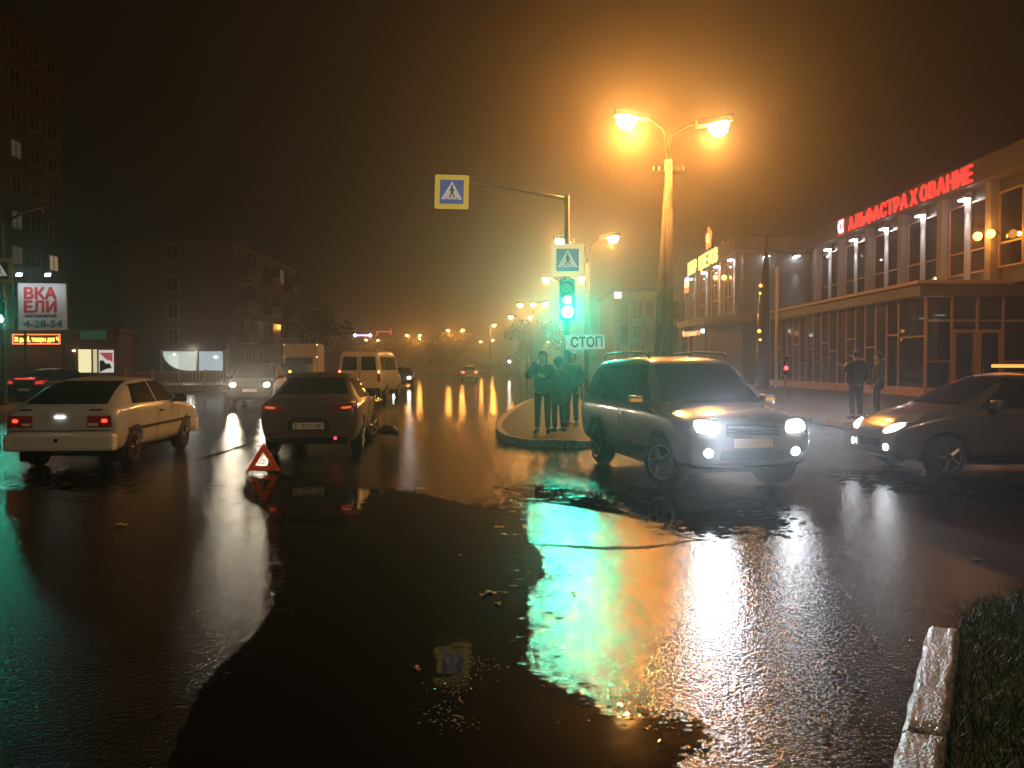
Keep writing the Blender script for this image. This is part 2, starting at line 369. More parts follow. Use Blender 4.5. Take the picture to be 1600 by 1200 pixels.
class Car:
    def __init__(s, name, stations, paint, wheels_x, track, wr, label, group=None, cat='car', tw=.20, rim=None, steer=0):
        wh = [(x, y) for x in wheels_x for y in (track/2, -track/2)]
        me, s.bvh = car_body(stations, wh, wr)
        s.root = empty(name, (0,0,0), 0, label, cat, group)
        s.body = link('body', me, paint, s.root); s.wr = wr
        s.xs = [st[0] for st in stations]
        bm = bmesh.new()
        add_lathe(bm, [(wr*.62,-tw/2),(wr*.88,-tw/2),(wr*.985,-tw*.36),(wr,-tw*.2),(wr,tw*.2),(wr*.985,tw*.36),(wr*.88,tw/2),(wr*.62,tw/2)], 28, 'y'); tm = bpy.data.meshes.new('tyre')
        bmesh.ops.recalc_face_normals(bm, faces=bm.faces[:]); bm.to_mesh(tm); bm.free(); tm.materials.append(M_tyre)
        for p in tm.polygons: p.use_smooth = True
        bm = bmesh.new(); add_lathe(bm, [(.02,.5*tw),(wr*.16,.5*tw),(wr*.2,.44*tw),(wr*.56,.40*tw),(wr*.6,.52*tw),(wr*.66,.54*tw),(wr*.66,.3*tw),(.02,.3*tw)], 28, 'y')
        for k in range(5):
            a = 2*math.pi*k/5; u = Vector((math.cos(a),0,math.sin(a)))
            add_tube(bm, [u*wr*.14 + Vector((0,.47*tw,0)), u*wr*.62 + Vector((0,.50*tw,0))], [wr*.11, wr*.085], 6)
        bmesh.ops.recalc_face_normals(bm, faces=bm.faces[:]); rm = bpy.data.meshes.new('rim'); bm.to_mesh(rm); bm.free(); rm.materials.append(rim or M_rim)
        for x, y in wh:
            st = steer if x > 0 else 0
            t = link('wheel', tm, None, s.root, (x, y, wr), (0, 0, st))
            link('rim', rm, None, t, rot=(0, 0, 0 if y > 0 else math.pi))
        add = bmesh.new(); add_box(add, wheels_x[1]-.1, wheels_x[0]+.1, -track/2+.16, track/2-.16, wr*.55, wr*.9)
        for x in wheels_x: add_tube(add, [(x,-track/2,wr),(x,track/2,wr)], .05, 8)
        bm_obj('underbody', add, M_black, s.root)
    def hit(s, axis, a, b):
        o, d = {'x+': ((9,a,b),(-1,0,0)), 'x-': ((-9,a,b),(1,0,0)), 'y+': ((a,9,b),(0,-1,0)), 'y-': ((a,-9,b),(0,1,0)), 'z+': ((a,b,9),(0,0,-1))}[axis]
        loc, nrm, *_ = s.bvh.ray_cast(Vector(o), Vector(d))
        if loc is None:
            t = Vector(o) + Vector(d)*(9 - {'x+': s.xs[-1], 'x-': -s.xs[0]}.get(axis, .8) if axis[0] != 'z' else 8)
            loc, nrm, *_ = s.bvh.find_nearest(t)
        if nrm.dot(Vector(d)) > 0: nrm = -nrm
        return loc, nrm
    def patch(s, name, axis, q, m, off=.004, thick=.006, n=(8,6), rnd=0, parent=None, inset=.012):
        """a panel that follows the body: q = four corners seen along the axis"""
        q = [Vector(c) for c in q]; bm = bmesh.new(); nu, nv = n; top = {}; low = {}
        for i in range(nu+1):
            for j in range(nv+1):
                u, v = i/nu*2-1, j/nv*2-1
                if rnd:
                    uu, vv = u*math.sqrt(max(0,1-v*v/2)), v*math.sqrt(max(0,1-u*u/2)); u, v = u+(uu-u)*rnd, v+(vv-v)*rnd
                u, v = (u+1)/2, (v+1)/2
                c = q[0].lerp(q[1], u).lerp(q[3].lerp(q[2], u), v)
                p, nr = s.hit(axis, c.x, c.y); top[i,j] = bm.verts.new(p + nr*(off+thick))
                if i in (0,nu) or j in (0,nv): low[i,j] = bm.verts.new(p - nr*inset)
        for i in range(nu):
            for j in range(nv): bm.faces.new((top[i,j], top[i+1,j], top[i+1,j+1], top[i,j+1]))
        rim = [(i,0) for i in range(nu)] + [(nu,j) for j in range(nv)] + [(i,nv) for i in range(nu,0,-1)] + [(0,j) for j in range(nv,0,-1)]
        for a, b in zip(rim, rim[1:]+rim[:1]): bm.faces.new((top[a], low[a], low[b], top[b]))
        bmesh.ops.recalc_face_normals(bm, faces=bm.faces[:])
        me = bpy.data.meshes.new(name); bm.to_mesh(me); bm.free()
        return link(name, me, m, parent or s.root, smooth=False)
    def both(s, name, q, m, **k):
        return [s.patch(name, ax, q, m, **k) for ax in ('y+','y-')]
    def mirror_pair(s, x, y, z, m, lamp=None):
        for sg in (1,-1):
            bm = bmesh.new(); add_box(bm, -.06, .06, -.10, .10, -.07, .07, .03)
            o = bm_obj('wing_mirror', bm, m, s.root, (x, sg*(y+.12), z), (0,0,sg*.2), True)
            box('mirror_arm', -.03, .03, -.06, .06, -.03, .03, M_black, o, loc=(0, -sg*.12, -.04))
            if lamp: box('side_repeater', .055, .068, -.08, .08, -.02, .025, lamp, o)
    def beam(s, x, y, z, power, col=COOL, size=110, down=.03, rad=.06):
        spot('headlight_beam', (x, y, z), (1, 0, -down), col, power, size, .8, rad, s.root)
    def place(s, x, y, heading):
        s.root.location = (x, y, 0); s.root.rotation_euler = (0, 0, heading)
        return s
def yaw(hx, hy): return math.atan2(hy, hx)
def side_glass(c, pts_front, pts_rear, m, x_mid=None):
    c.both('side_window', pts_front, m, off=.003, thick=.003); c.both('side_window', pts_rear, m, off=.003, thick=.003)

# ---- stations: x, zb, zbelt, zt, wb, wbelt, wt
SEDAN = [(-2.16,.42,.66,.92,.66,.70,.62),(-2.13,.30,.80,1.00,.74,.80,.70),(-1.98,.24,.88,1.05,.78,.84,.72),(-1.66,.22,.90,1.08,.80,.86,.70),
         (-1.50,.22,.91,1.13,.80,.86,.68),(-.82,.22,.92,1.42,.80,.87,.57),(-.2,.22,.92,1.455,.80,.87,.585),(.35,.22,.91,1.43,.80,.87,.58),(.62,.22,.91,1.35,.80,.87,.59),
         (1.12,.22,.90,1.00,.80,.86,.70),(1.3,.22,.86,.955,.80,.85,.72),(1.9,.22,.76,.84,.79,.82,.70),(2.14,.25,.66,.74,.74,.76,.64),(2.24,.34,.58,.66,.62,.64,.54)]
HATCH = [(-1.98,.36,.62,.86,.70,.74,.68),(-1.96,.28,.80,.94,.76,.80,.74),(-1.80,.24,.89,1.00,.78,.81,.74),(-1.70,.22,.91,1.04,.78,.815,.70),
         (-1.02,.22,.92,1.355,.78,.815,.60),(-.3,.22,.92,1.40,.78,.82,.61),(.28,.22,.91,1.38,.78,.82,.60),(.48,.22,.91,1.32,.78,.82,.61),
         (.98,.22,.90,.98,.78,.81,.70),(1.1,.22,.87,.945,.78,.81,.72),(1.75,.22,.80,.87,.78,.80,.72),(1.94,.25,.72,.82,.76,.78,.70),(2.0,.34,.6,.72,.70,.72,.64)]
SUV = [(-2.2,.46,.78,1.10,.72,.76,.68),(-2.17,.36,.92,1.30,.80,.84,.66),(-2.08,.32,.98,1.48,.83,.87,.66),(-1.92,.30,1.00,1.655,.84,.88,.64),(-1.5,.30,1.01,1.70,.84,.885,.655),
       (-.4,.30,1.00,1.73,.84,.885,.665),(.25,.30,1.00,1.70,.84,.885,.66),(.5,.30,1.00,1.62,.84,.885,.66),(1.12,.30,.99,1.10,.84,.88,.74),(1.28,.30,.96,1.07,.84,.88,.76),
       (1.95,.30,.90,1.00,.83,.86,.74),(2.12,.33,.80,.93,.80,.82,.70),(2.2,.42,.70,.84,.70,.74,.62)]
COMPACT = [(-1.98,.40,.74,1.00,.66,.70,.60),(-1.95,.30,.88,1.14,.74,.78,.62),(-1.84,.24,.94,1.30,.78,.82,.60),(-1.5,.22,.96,1.455,.79,.84,.58),(-.6,.22,.95,1.50,.80,.85,.60),
           (0,.22,.94,1.485,.80,.85,.60),(.3,.22,.93,1.42,.80,.85,.60),(1.10,.22,.90,1.02,.80,.84,.66),(1.25,.22,.86,.985,.80,.83,.68),(1.72,.22,.76,.86,.77,.79,.62),(1.92,.24,.64,.73,.68,.70,.52),(2.0,.32,.54,.62,.56,.58,.42)]
VAN = [(-2.75,.5,1.0,1.9,.88,.92,.84),(-2.72,.42,1.10,2.12,.94,.98,.84),(-2.6,.38,1.12,2.22,.96,1.0,.84),(-1.5,.36,1.12,2.28,.97,1.01,.85),(.6,.36,1.12,2.28,.97,1.01,.85),(1.15,.36,1.12,2.20,.97,1.01,.84),
       (1.3,.36,1.12,2.12,.97,1.01,.84),(2.0,.36,1.08,1.24,.96,.99,.84),(2.1,.36,1.04,1.18,.95,.98,.84),(2.55,.38,.86,.98,.92,.94,.82),(2.7,.46,.7,.86,.82,.84,.7)]

M_tail = emi('tail_lamp', (1.0,.06,.03), 2.2); M_taildim = mat('tail_lens_red', (.16,.008,.007), .12, emit=(1,.04,.02), es=.02)
M_amber = mat('amber_lens', (.7,.28,.02), .15, emit=(1,.45,.05), es=.25)
M_head = emi('headlamp_cool', (.86,.93,1.0), 110); M_headw = emi('headlamp_warm', (1.0,.86,.66), 160); M_headoff = mat('headlamp_off', (.5,.5,.5), .1, .6)
M_plate = mat('number_plate_white', (.7,.68,.62), .4); M_plink = mat('plate_ink', (.02,.02,.02), .5)
def number_plate(c, axis, z, s, w=.52, y=0):
    c_loc, nr = c.hit(axis, y, z)
    sg = 1 if axis == 'x+' else -1
    o = box('number_plate', 0, .012, -w/2, w/2, -.056, .056, M_plate, c.root, loc=(c_loc.x + (.012 if sg > 0 else -.026), y, z))
    if s:
        for k, ch in enumerate(s):
            if ch != ' ': lettering('plate_character', ch, .105, M_plink, o, (-.002 if sg < 0 else .014, sg*(k-(len(s)-1)/2)*.058, -.037), (R(90), 0, R(90*sg)), .001, 'CENTER')
    return o

# white boxy hatchback, far left, seen from the rear
Pwhite = mat('white_car_paint', (.50,.53,.56), .28, coat=.5, noise=.10, nscale=4)
c = Car('white_hatchback', HATCH, Pwhite, (1.22,-1.22), 1.38, .285, rim=M_dsteel, label='boxy white hatchback seen from behind at the left, brown-lit bumper', cat='car')
c.patch('rear_window', 'x-', [(-.60,1.00),(.60,1.00),(.50,1.33),(-.50,1.33)], M_cglass, n=(10,6))
side_glass(c, [(.75,.97),(-.22,.97),(-.22,1.32),(.36,1.32)], [(-.28,.97),(-1.24,.98),(-.98,1.28),(-.28,1.32)], M_cglass)
c.patch('windscreen', 'x+', [(-.60,1.0),(.60,1.0),(.52,1.31),(-.52,1.31)], M_cglass, n=(10,6))
for sg in (1,-1):
    o = c.patch('tail_light', 'x-', [(sg*.40,.66),(sg*.745,.66),(sg*.735,.83),(sg*.40,.83)], M_taildim, off=.008, n=(6,4))
    c.patch('brake_bulb', 'x-', [(sg*.60,.725),(sg*.69,.725),(sg*.69,.785),(sg*.60,.785)], M_tail, off=.016, n=(4,3), rnd=1, parent=o)
    c.patch('reversing_lens', 'x-', [(sg*.42,.68),(sg*.55,.68),(sg*.55,.72),(sg*.42,.72)], M_plate, off=.016, n=(3,2), parent=o)
    c.patch('vent_slot', 'x-', [(sg*.42,.905),(sg*.60,.905),(sg*.60,.925),(sg*.42,.925)], M_black, n=(4,2))
    c.patch('headlight', 'x+', [(sg*.40,.63),(sg*.70,.63),(sg*.68,.76),(sg*.40,.76)], M_headoff, n=(5,4))
bm = bmesh.new(); add_box(bm, -.09, .10, -.80, .80, .30, .56, .05); bm_obj('rear_bumper', bm, mat('bumper_white', (.66,.66,.64), .42), c.root, (-1.98,0,0), smooth=False)
bm = bmesh.new(); add_box(bm, -.10, .09, -.79, .79, .28, .54, .05); bm_obj('front_bumper', bm, MATS['bumper_white'], c.root, (1.96,0,0))
tube('tow_eye', [(-2.08,.02,.47),(-2.085,.02,.47)], .03, M_black, c.root)
c.patch('boot_lid_gap', 'x-', [(-.72,.60),(.72,.60),(.72,.612),(-.72,.612)], M_black, n=(10,1))
c.patch('plate_lamp', 'x-', [(-.07,.80),(.07,.80),(.07,.825),(-.07,.825)], emi('plate_lamp_glow', (1,.95,.85), 5), off=.02, n=(3,2))
c.both('rub_strip', [(1.5,.56),(-1.5,.56),(-1.5,.61),(1.5,.61)], M_black, n=(16,1))
c.both('door_gap', [(-.245,.32),(-.255,.32),(-.255,.93),(-.245,.93)], M_black, n=(1,8), off=.001, thick=.002)
c.both('door_gap', [(.80,.32),(.79,.32),(.79,.93),(.80,.93)], M_black, n=(1,8), off=.001, thick=.002)
c.both('door_handle', [(-.02,.80),(-.17,.80),(-.17,.83),(-.02,.83)], M_black, n=(3,1), off=.012)
c.mirror_pair(.62, .80, 1.0, M_black)
box('exhaust_pipe', -2.02, -1.6, -.5, -.44, .22, .28, M_dsteel, c.root)
for yy in (.42,-.42):
    box('mud_flap', -1.62, -1.60, yy*1.62-.1, yy*1.62+.1, .10, .34, M_black, c.root)
c.place(-6.95, 14.0, yaw(-.075, 1))

# grey sedan, damaged, hazard triangle behind it
Pgrey = mat('grey_car_paint', (.19,.175,.165), .3, .5, coat=.6)
c = Car('grey_sedan', SEDAN, Pgrey, (1.36,-1.28), 1.48, .315, 'dark grey four-door sedan seen from behind, just beyond the red warning triangle', steer=R(-24))
c.patch('rear_window', 'x-', [(-.60,1.09),(.60,1.09),(.47,1.36),(-.47,1.36)], M_cglass, n=(10,6))
side_glass(c, [(.92,.99),(-.16,.99),(-.16,1.36),(.42,1.36)], [(-.22,.99),(-1.30,1.0),(-.86,1.34),(-.22,1.36)], M_cglass)
c.patch('windscreen', 'x+', [(-.60,1.03),(.60,1.03),(.50,1.36),(-.50,1.36)], M_cglass, n=(10,6))
for sg in (1,-1):
    o = c.patch('tail_light', 'x-', [(sg*.38,.80),(sg*.80,.82),(sg*.79,.95),(sg*.40,.92)], M_taildim, off=.006, n=(8,4))
    c.patch('brake_bulb', 'x-', [(sg*.54,.845),(sg*.72,.855),(sg*.72,.895),(sg*.54,.885)], emi('tail_lamp_orange', (1,.16,.05), .8), off=.014, n=(5,2), rnd=.7, parent=o)
    c.patch('headlight', 'x+', [(sg*.42,.60),(sg*.70,.62),(sg*.68,.72),(sg*.42,.70)], M_headoff, n=(5,4))
    c.patch('rear_reflector', 'x-', [(sg*.52,.40),(sg*.66,.40),(sg*.66,.43),(sg*.52,.43)], M_taildim, n=(3,1))
c.patch('rear_fog_light', 'x-', [(-.47,.325),(-.42,.325),(-.42,.37),(-.47,.37)], emi('rear_fog', (1,.03,.05), 4), off=.01, n=(3,3), rnd=1)
c.patch('boot_recess', 'x-', [(-.36,.47),(.36,.47),(.33,.66),(-.33,.66)], mat('grey_recess', (.07,.065,.06), .4, .4), off=.001, thick=.002, n=(8,4))
c.patch('chrome_strip', 'x-', [(-.30,.675),(.30,.675),(.29,.70),(-.29,.70)], M_chrome, off=.008, n=(6,1))
c.patch('boot_lid_gap', 'x-', [(-.74,.445),(.74,.445),(.74,.455),(-.74,.455)], M_black, off=.001, thick=.002, n=(10,1))
c.patch('lower_valance', 'x-', [(-.62,.27),(.62,.27),(.64,.36),(-.64,.36)], M_black, off=.003, n=(8,2))
number_plate(c, 'x-', .56, 'Е 973 МО')
c.both('door_gap', [(-.185,.32),(-.195,.32),(-.195,.95),(-.185,.95)], M_black, n=(1,8), off=.001, thick=.002)
c.both('door_gap', [(.95,.32),(.94,.32),(.94,.95),(.95,.95)], M_black, n=(1,8), off=.001, thick=.002)
c.both('door_handle', [(.02,.82),(-.14,.82),(-.14,.85),(.02,.85)], M_chrome, n=(3,1), off=.012)
c.mirror_pair(.74, .84, 1.02, Pgrey)
c.patch('roof_aerial', 'z+', [(-.70,-.02),(-.60,-.02),(-.60,.02),(-.70,.02)], M_black, off=.03, n=(2,2))
c.place(-3.68, 15.75, yaw(-.10, 1))
# torn bumper corner lying by its front wheel
bm = bmesh.new(); add_tube(bm, [(-.2,0,.10),(-.07,.04,.16),(.10,.03,.19),(.22,-.06,.12)], [.06,.11,.10,.04], 8)
tag(bm_obj('torn_bumper_piece', bm, M_black, None, (-2.66,17.0,.04), (.1,.2,.3), True), 'torn black bumper piece lying at the front wheel of the grey sedan', 'car part')

# silver SUV with blazing lamps, foreground
Psuv = mat('silver_suv_paint', (.22,.205,.19), .26, .55, coat=.7)
c = Car('silver_suv', SUV, Psuv, (1.34,-1.27), 1.50, .345, 'silver SUV with roof rails and four blazing front lamps, facing the camera', steer=R(22), tw=.23)
suv = c
c.patch('windscreen', 'x+', [(-.72,1.10),(.72,1.10),(.56,1.60),(-.56,1.60)], M_cglass, n=(12,8))
side_glass(c, [(.92,1.06),(-.12,1.06),(-.12,1.60),(.40,1.60)], [(-.20,1.06),(-1.12,1.07),(-1.12,1.60),(-.20,1.60)], M_cglass)
c.both('quarter_window', [(-1.20,1.08),(-1.92,1.12),(-1.78,1.54),(-1.20,1.60)], M_cglass, off=.003, thick=.003)
c.patch('rear_window', 'x-', [(-.62,1.12),(.62,1.12),(.55,1.52),(-.55,1.52)], M_cglass, n=(8,5))
for sg in (1,-1):
    o = c.patch('headlight', 'x+', [(sg*.42,.76),(sg*.74,.78),(sg*.73,.92),(sg*.44,.90)], M_headoff, off=.004, n=(7,5), rnd=.5)
    c.patch('headlight_lens', 'x+', [(sg*.44,.765),(sg*.72,.785),(sg*.72,.915),(sg*.46,.895)], M_head, off=.016, n=(6,5), rnd=.6, parent=o)
    f = c.patch('fog_light', 'x+', [(sg*.50,.47),(sg*.66,.47),(sg*.66,.61),(sg*.50,.61)], M_black, off=.004, n=(5,5), rnd=1)
    c.patch('fog_lens', 'x+', [(sg*.52,.485),(sg*.63,.495),(sg*.63,.585),(sg*.53,.585)], M_head, off=.014, n=(5,5), rnd=1, parent=f)
    c.patch('tail_light', 'x-', [(sg*.60,.90),(sg*.74,.92),(sg*.66,1.3),(sg*.56,1.3)], M_taildim, n=(3,6))
    pts = [(.35,sg*.60,1.70),(.25,sg*.60,1.765),(-.6,sg*.60,1.80),(-1.55,sg*.585,1.775),(-1.68,sg*.58,1.70)]
    tube('roof_rail', pts, .018, M_black, c.root, 8)
o = c.patch('grille', 'x+', [(-.36,.72),(.36,.72),(.34,.88),(-.34,.88)], M_black, off=.004, n=(8,4))
for k in range(3): c.patch('grille_bar', 'x+', [(-.34,.745+.045*k),(.34,.745+.045*k),(.34,.76+.045*k),(-.34,.76+.045*k)], M_chrome, off=.012, n=(8,1), parent=o)
c.patch('lower_intake', 'x+', [(-.44,.44),(.44,.44),(.40,.57),(-.40,.57)], M_black, off=.004, n=(8,3))
c.patch('bonnet_gap', 'x+', [(-.70,.925),(.70,.925),(.70,.933),(-.70,.933)], M_black, off=.001, thick=.002, n=(10,1))
number_plate(c, 'x+', .65, '', .52)
c.both('lower_cladding', [(.86,.33),(-.86,.33),(-.86,.50),(.86,.50)], M_black, n=(10,3))
c.both('door_gap', [(-.155,.40),(-.165,.40),(-.165,1.03),(-.155,1.03)], M_black, n=(1,8), off=.001, thick=.002)
c.both('door_gap', [(.93,.40),(.92,.40),(.92,1.03),(.93,1.03)], M_black, n=(1,8), off=.001, thick=.002)
c.both('door_handle', [(.05,.88),(-.12,.88),(-.12,.92),(.05,.92)], M_chrome, n=(3,1), off=.014)
c.mirror_pair(.80, .86, 1.12, Psuv, M_amber)
for sg in (1,-1): tube('wiper', [(1.06,sg*.1-.35,1.115),(.86,sg*.1+.1,1.28)], .008, M_black, c.root, 6)
for sg in (1,-1):
    c.beam(2.30, sg*.60, .86, 460, size=64, down=-.02, rad=.12); c.beam(2.32, sg*.58, .55, 180, size=64, down=-.02, rad=.09)
c.place(2.47, 11.85, yaw(.208, -.978))

# compact hatchback entering from the right
Pcomp = mat('brown_silver_paint', (.15,.12,.10), .28, .55, coat=.7)
c = Car('compact_hatchback', COMPACT, Pcomp, (1.25,-1.24), 1.46, .30, 'compact hatchback with orange roof light bar, nosing in from the right edge', steer=R(8))
c.patch('windscreen', 'x+', [(-.64,1.03),(.64,1.03),(.52,1.42),(-.52,1.42)], M_cglass, n=(12,8))
side_glass(c, [(.78,.98),(-.28,.99),(-.28,1.41),(.26,1.39)], [(-.35,.99),(-1.25,1.02),(-1.20,1.38),(-.35,1.41)], M_cglass)
c.patch('rear_window', 'x-', [(-.56,1.02),(.56,1.02),(.50,1.32),(-.50,1.32)], M_cglass, n=(8,5))
for sg in (1,-1):
    o = c.patch('headlight', 'z+', [(1.42,sg*.60),(1.66,sg*.76),(1.90,sg*.50),(1.72,sg*.38)], M_headoff, off=.006, n=(7,6), rnd=.7)
    c.patch('headlight_lens', 'x+', [(sg*.40,.60),(sg*.66,.65),(sg*.70,.78),(sg*.46,.72)], emi('headlamp_soft', (1,.96,.88), 14), off=.012, n=(7,5), rnd=.8, parent=o)
    f = c.patch('fog_light', 'x+', [(sg*.46,.36),(sg*.58,.36),(sg*.58,.48),(sg*.46,.48)], M_black, off=.004, n=(5,5), rnd=1)
    c.patch('fog_lens', 'x+', [(sg*.475,.375),(sg*.565,.375),(sg*.565,.465),(sg*.475,.465)], M_head, off=.014, n=(5,5), rnd=1, parent=f)
    c.patch('tail_light', 'x-', [(sg*.56,.86),(sg*.70,.88),(sg*.62,1.16),(sg*.54,1.16)], M_taildim, n=(3,6))
c.patch('grille', 'x+', [(-.34,.40),(.34,.40),(.36,.52),(-.36,.52)], M_black, off=.004, n=(8,4))
c.both('door_gap', [(-.315,.32),(-.325,.32),(-.325,.97),(-.315,.97)], M_black, n=(1,8), off=.001, thick=.002)
c.both('door_gap', [(.80,.32),(.79,.32),(.79,.95),(.80,.95)], M_black, n=(1,8), off=.001, thick=.002)
c.both('door_handle', [(-.08,.84),(-.24,.84),(-.24,.87),(-.08,.87)], Pcomp, n=(3,1), off=.014)
c.mirror_pair(.62, .83, 1.04, Pcomp)
rb = box('roof_light_bar', -.36, -.16, -.48, .48, 1.545, 1.62, M_black, c.root, .02)
box('bar_lens', -.158, -.150, -.45, .45, 1.56, 1.605, emi('taxi_orange', (1,.30,.06), 2.2), rb)
box('bar_lens', -.30, -.20, .481, .486, 1.56, 1.605, MATS['taxi_orange'], rb)
bm = bmesh.new()
for k, tx in enumerate((-.36,-.18,0,.2,.38)): add_box(bm, .28, .40, tx-.05, tx+.05, 1.443, 1.45)
for sg in (1,-1): c.beam(2.1, sg*.5, .68, 60, (1,.96,.9)); c.beam(2.08, sg*.52, .42, 90)
bm.free()
c.place(7.35, 12.05, yaw(-1, -.02))

# oncoming dark SUV on the left, headlights blazing warm
Pdark = mat('dark_car_paint', (.025,.026,.028), .3, coat=.6)
def suv_copy(name, paint, label, headm, power, colr, plate=True):
    c = Car(name, SUV, paint, (1.34,-1.27), 1.50, .345, label, tw=.23)
    c.patch('windscreen', 'x+', [(-.72,1.10),(.72,1.10),(.56,1.60),(-.56,1.60)], M_cglass, n=(8,5))
    side_glass(c, [(.92,1.06),(-.12,1.06),(-.12,1.60),(.40,1.60)], [(-.20,1.06),(-1.6,1.07),(-1.5,1.56),(-.20,1.60)], M_cglass)
    for sg in (1,-1):
        o = c.patch('headlight', 'x+', [(sg*.46,.76),(sg*.74,.78),(sg*.73,.92),(sg*.48,.90)], M_headoff, off=.004, n=(5,4), rnd=.5)
        c.patch('headlight_lens', 'x+', [(sg*.52,.78),(sg*.70,.79),(sg*.70,.91),(sg*.52,.90)], headm, off=.016, n=(5,4), rnd=.9, parent=o)
        if power: c.beam(2.3, sg*.61, .86, power, colr, size=70, down=-.01, rad=.12)
    c.patch('grille', 'x+', [(-.40,.70),(.40,.70),(.38,.88),(-.38,.88)], M_black, off=.004, n=(6,3))
    if plate: number_plate(c, 'x+', .64, '')
    c.mirror_pair(.80, .86, 1.12, paint)
    return c
suv_copy('oncoming_suv', Pdark, 'dark oncoming SUV with two warm blazing headlights, left of the grey sedan', M_headw, 140, (1,.84,.6)).place(-10.2, 32.2, yaw(.16, -1))
suv_copy('dark_minivan', Pdark, 'dark tall car behind the oncoming SUV, one small amber light', M_headoff, 0, None, False).place(-10.9, 40, yaw(.1, -1))
tag(box('marker_lamp', -.05,.05,-.03,.03,-.05,.05, emi('amber_marker', (1,.6,.1), 6), None, .01, loc=(-10.42, 37.55, 1.28)), 'small amber marker lamp above the bonnet of the dark tall car', 'lamp')

# white minibus driving away
Pvan = mat('minibus_white', (.46,.48,.50), .35, coat=.3, noise=.12, nscale=3)
c = Car('white_minibus', VAN, Pvan, (1.75,-1.45), 1.74, .33, 'white minibus seen from behind beyond the grey sedan, twin rear windows', cat='minibus')
for sg in (1,-1):
    c.patch('rear_window', 'x-', [(sg*.09,1.36),(sg*.76,1.36),(sg*.70,1.96),(sg*.09,1.96)], M_cglass, n=(6,5))
    c.patch('tail_light', 'x-', [(sg*.80,.86),(sg*.92,.86),(sg*.91,1.20),(sg*.80,1.20)], M_taildim, n=(3,5))
    c.patch('brake_bulb', 'x-', [(sg*.82,1.22),(sg*.92,1.22),(sg*.91,1.36),(sg*.82,1.36)], emi('bus_tail', (1,.18,.06), 7), off=.014, n=(3,3), rnd=1)
    c.patch('headlight', 'x+', [(sg*.5,.72),(sg*.78,.72),(sg*.76,.88),(sg*.5,.88)], M_headoff, n=(4,3))
c.patch('door_gap', 'x-', [(-.012,.5),(.012,.5),(.012,2.1),(-.012,2.1)], M_black, n=(1,8), off=.001, thick=.003)
for a, b in ((1.05,.15),(.05,-.75),(-.85,-1.6),(-1.7,-2.45)):
    c.both('side_window', [(a,1.36),(b,1.36),(b,1.96),(a,1.96)], M_cglass, n=(5,5))
c.patch('windscreen', 'x+', [(-.82,1.30),(.82,1.30),(.78,2.02),(-.78,2.02)], M_cglass, n=(8,6))
box('rear_bumper', -2.86,-2.68,-.96,.96,.40,.58, M_black, c.root, .03)
number_plate(c, 'x-', .80, '')
for yy in (.7,-.7): box('mud_flap', -1.95,-1.93, yy-.13, yy+.13, .12,.45, M_black, c.root)
box('roof_vent', -.5,.1,-.3,.3,2.285,2.34, Pvan, c.root, .02)
c.mirror_pair(1.6, .98, 1.4, M_black)
c.place(-6.62, 37.9, yaw(.035, 1))

# box truck on the left
tr = empty('box_truck', (-13.6, 52, 0), yaw(.12,-1), 'pale box truck standing behind the dark cars on the left', 'truck')
Ptruck = mat('truck_box_white', (.5,.45,.38), .5, noise=.1, nscale=2)
box('cargo_box', -2.4, .9, -1.1, 1.1, .85, 2.95, Ptruck, tr, .03)
bm = bmesh.new(); vs = [(.95,.5),(2.55,.5),(2.6,1.15),(1.95,1.35),(1.45,2.1),(.95,2.15)]
a = [bm.verts.new((x,-.95,z)) for x,z in vs]; b = [bm.verts.new((x,.95,z)) for x,z in vs]
bm.faces.new(a); bm.faces.new(b[::-1])
for i in range(6): bm.faces.new((a[i], b[i], b[(i+1)%6], a[(i+1)%6]))
cab = bm_obj('cab', bm, Ptruck, tr)
bm = bmesh.new(); a = [bm.verts.new(p) for p in ((1.96,-.85,1.39),(1.96,.85,1.39),(1.49,.82,2.06),(1.49,-.82,2.06))]; bm.faces.new(a)
bmesh.ops.solidify(bm, geom=bm.faces[:], thickness=.03); bm_obj('windscreen', bm, M_cglass, cab)
box('chassis', -2.4, 2.3, -.4, .4, .45, .84, M_black, tr)
for x in (1.8,-1.4):
    for y in (.88,-.88):
        t = lathe('wheel', [(.2,-.11),(.33,-.10),(.36,-.05),(.36,.05),(.33,.10),(.2,.11)], M_tyre, tr, 20, 'y', (x,y,.36)); lathe('rim', [(.05,-.08),(.2,-.09),(.2,.09),(.05,.08)], M_rim, t, 16, 'y')
for y in (-1.02,1.02):
    for z in (2.88,2.1): box('edge_glint', .90,.93,y-.04,y+.04,z-.03,z+.03, emi('edge_glint_warm', (1,.6,.2), 4), tr)  # glowing spots stand in for yellow reflections at the box edges
for y in (-.6,.6): box('headlight', 2.58,2.62,y-.13,y+.13,.75,.92, M_headoff, cab)

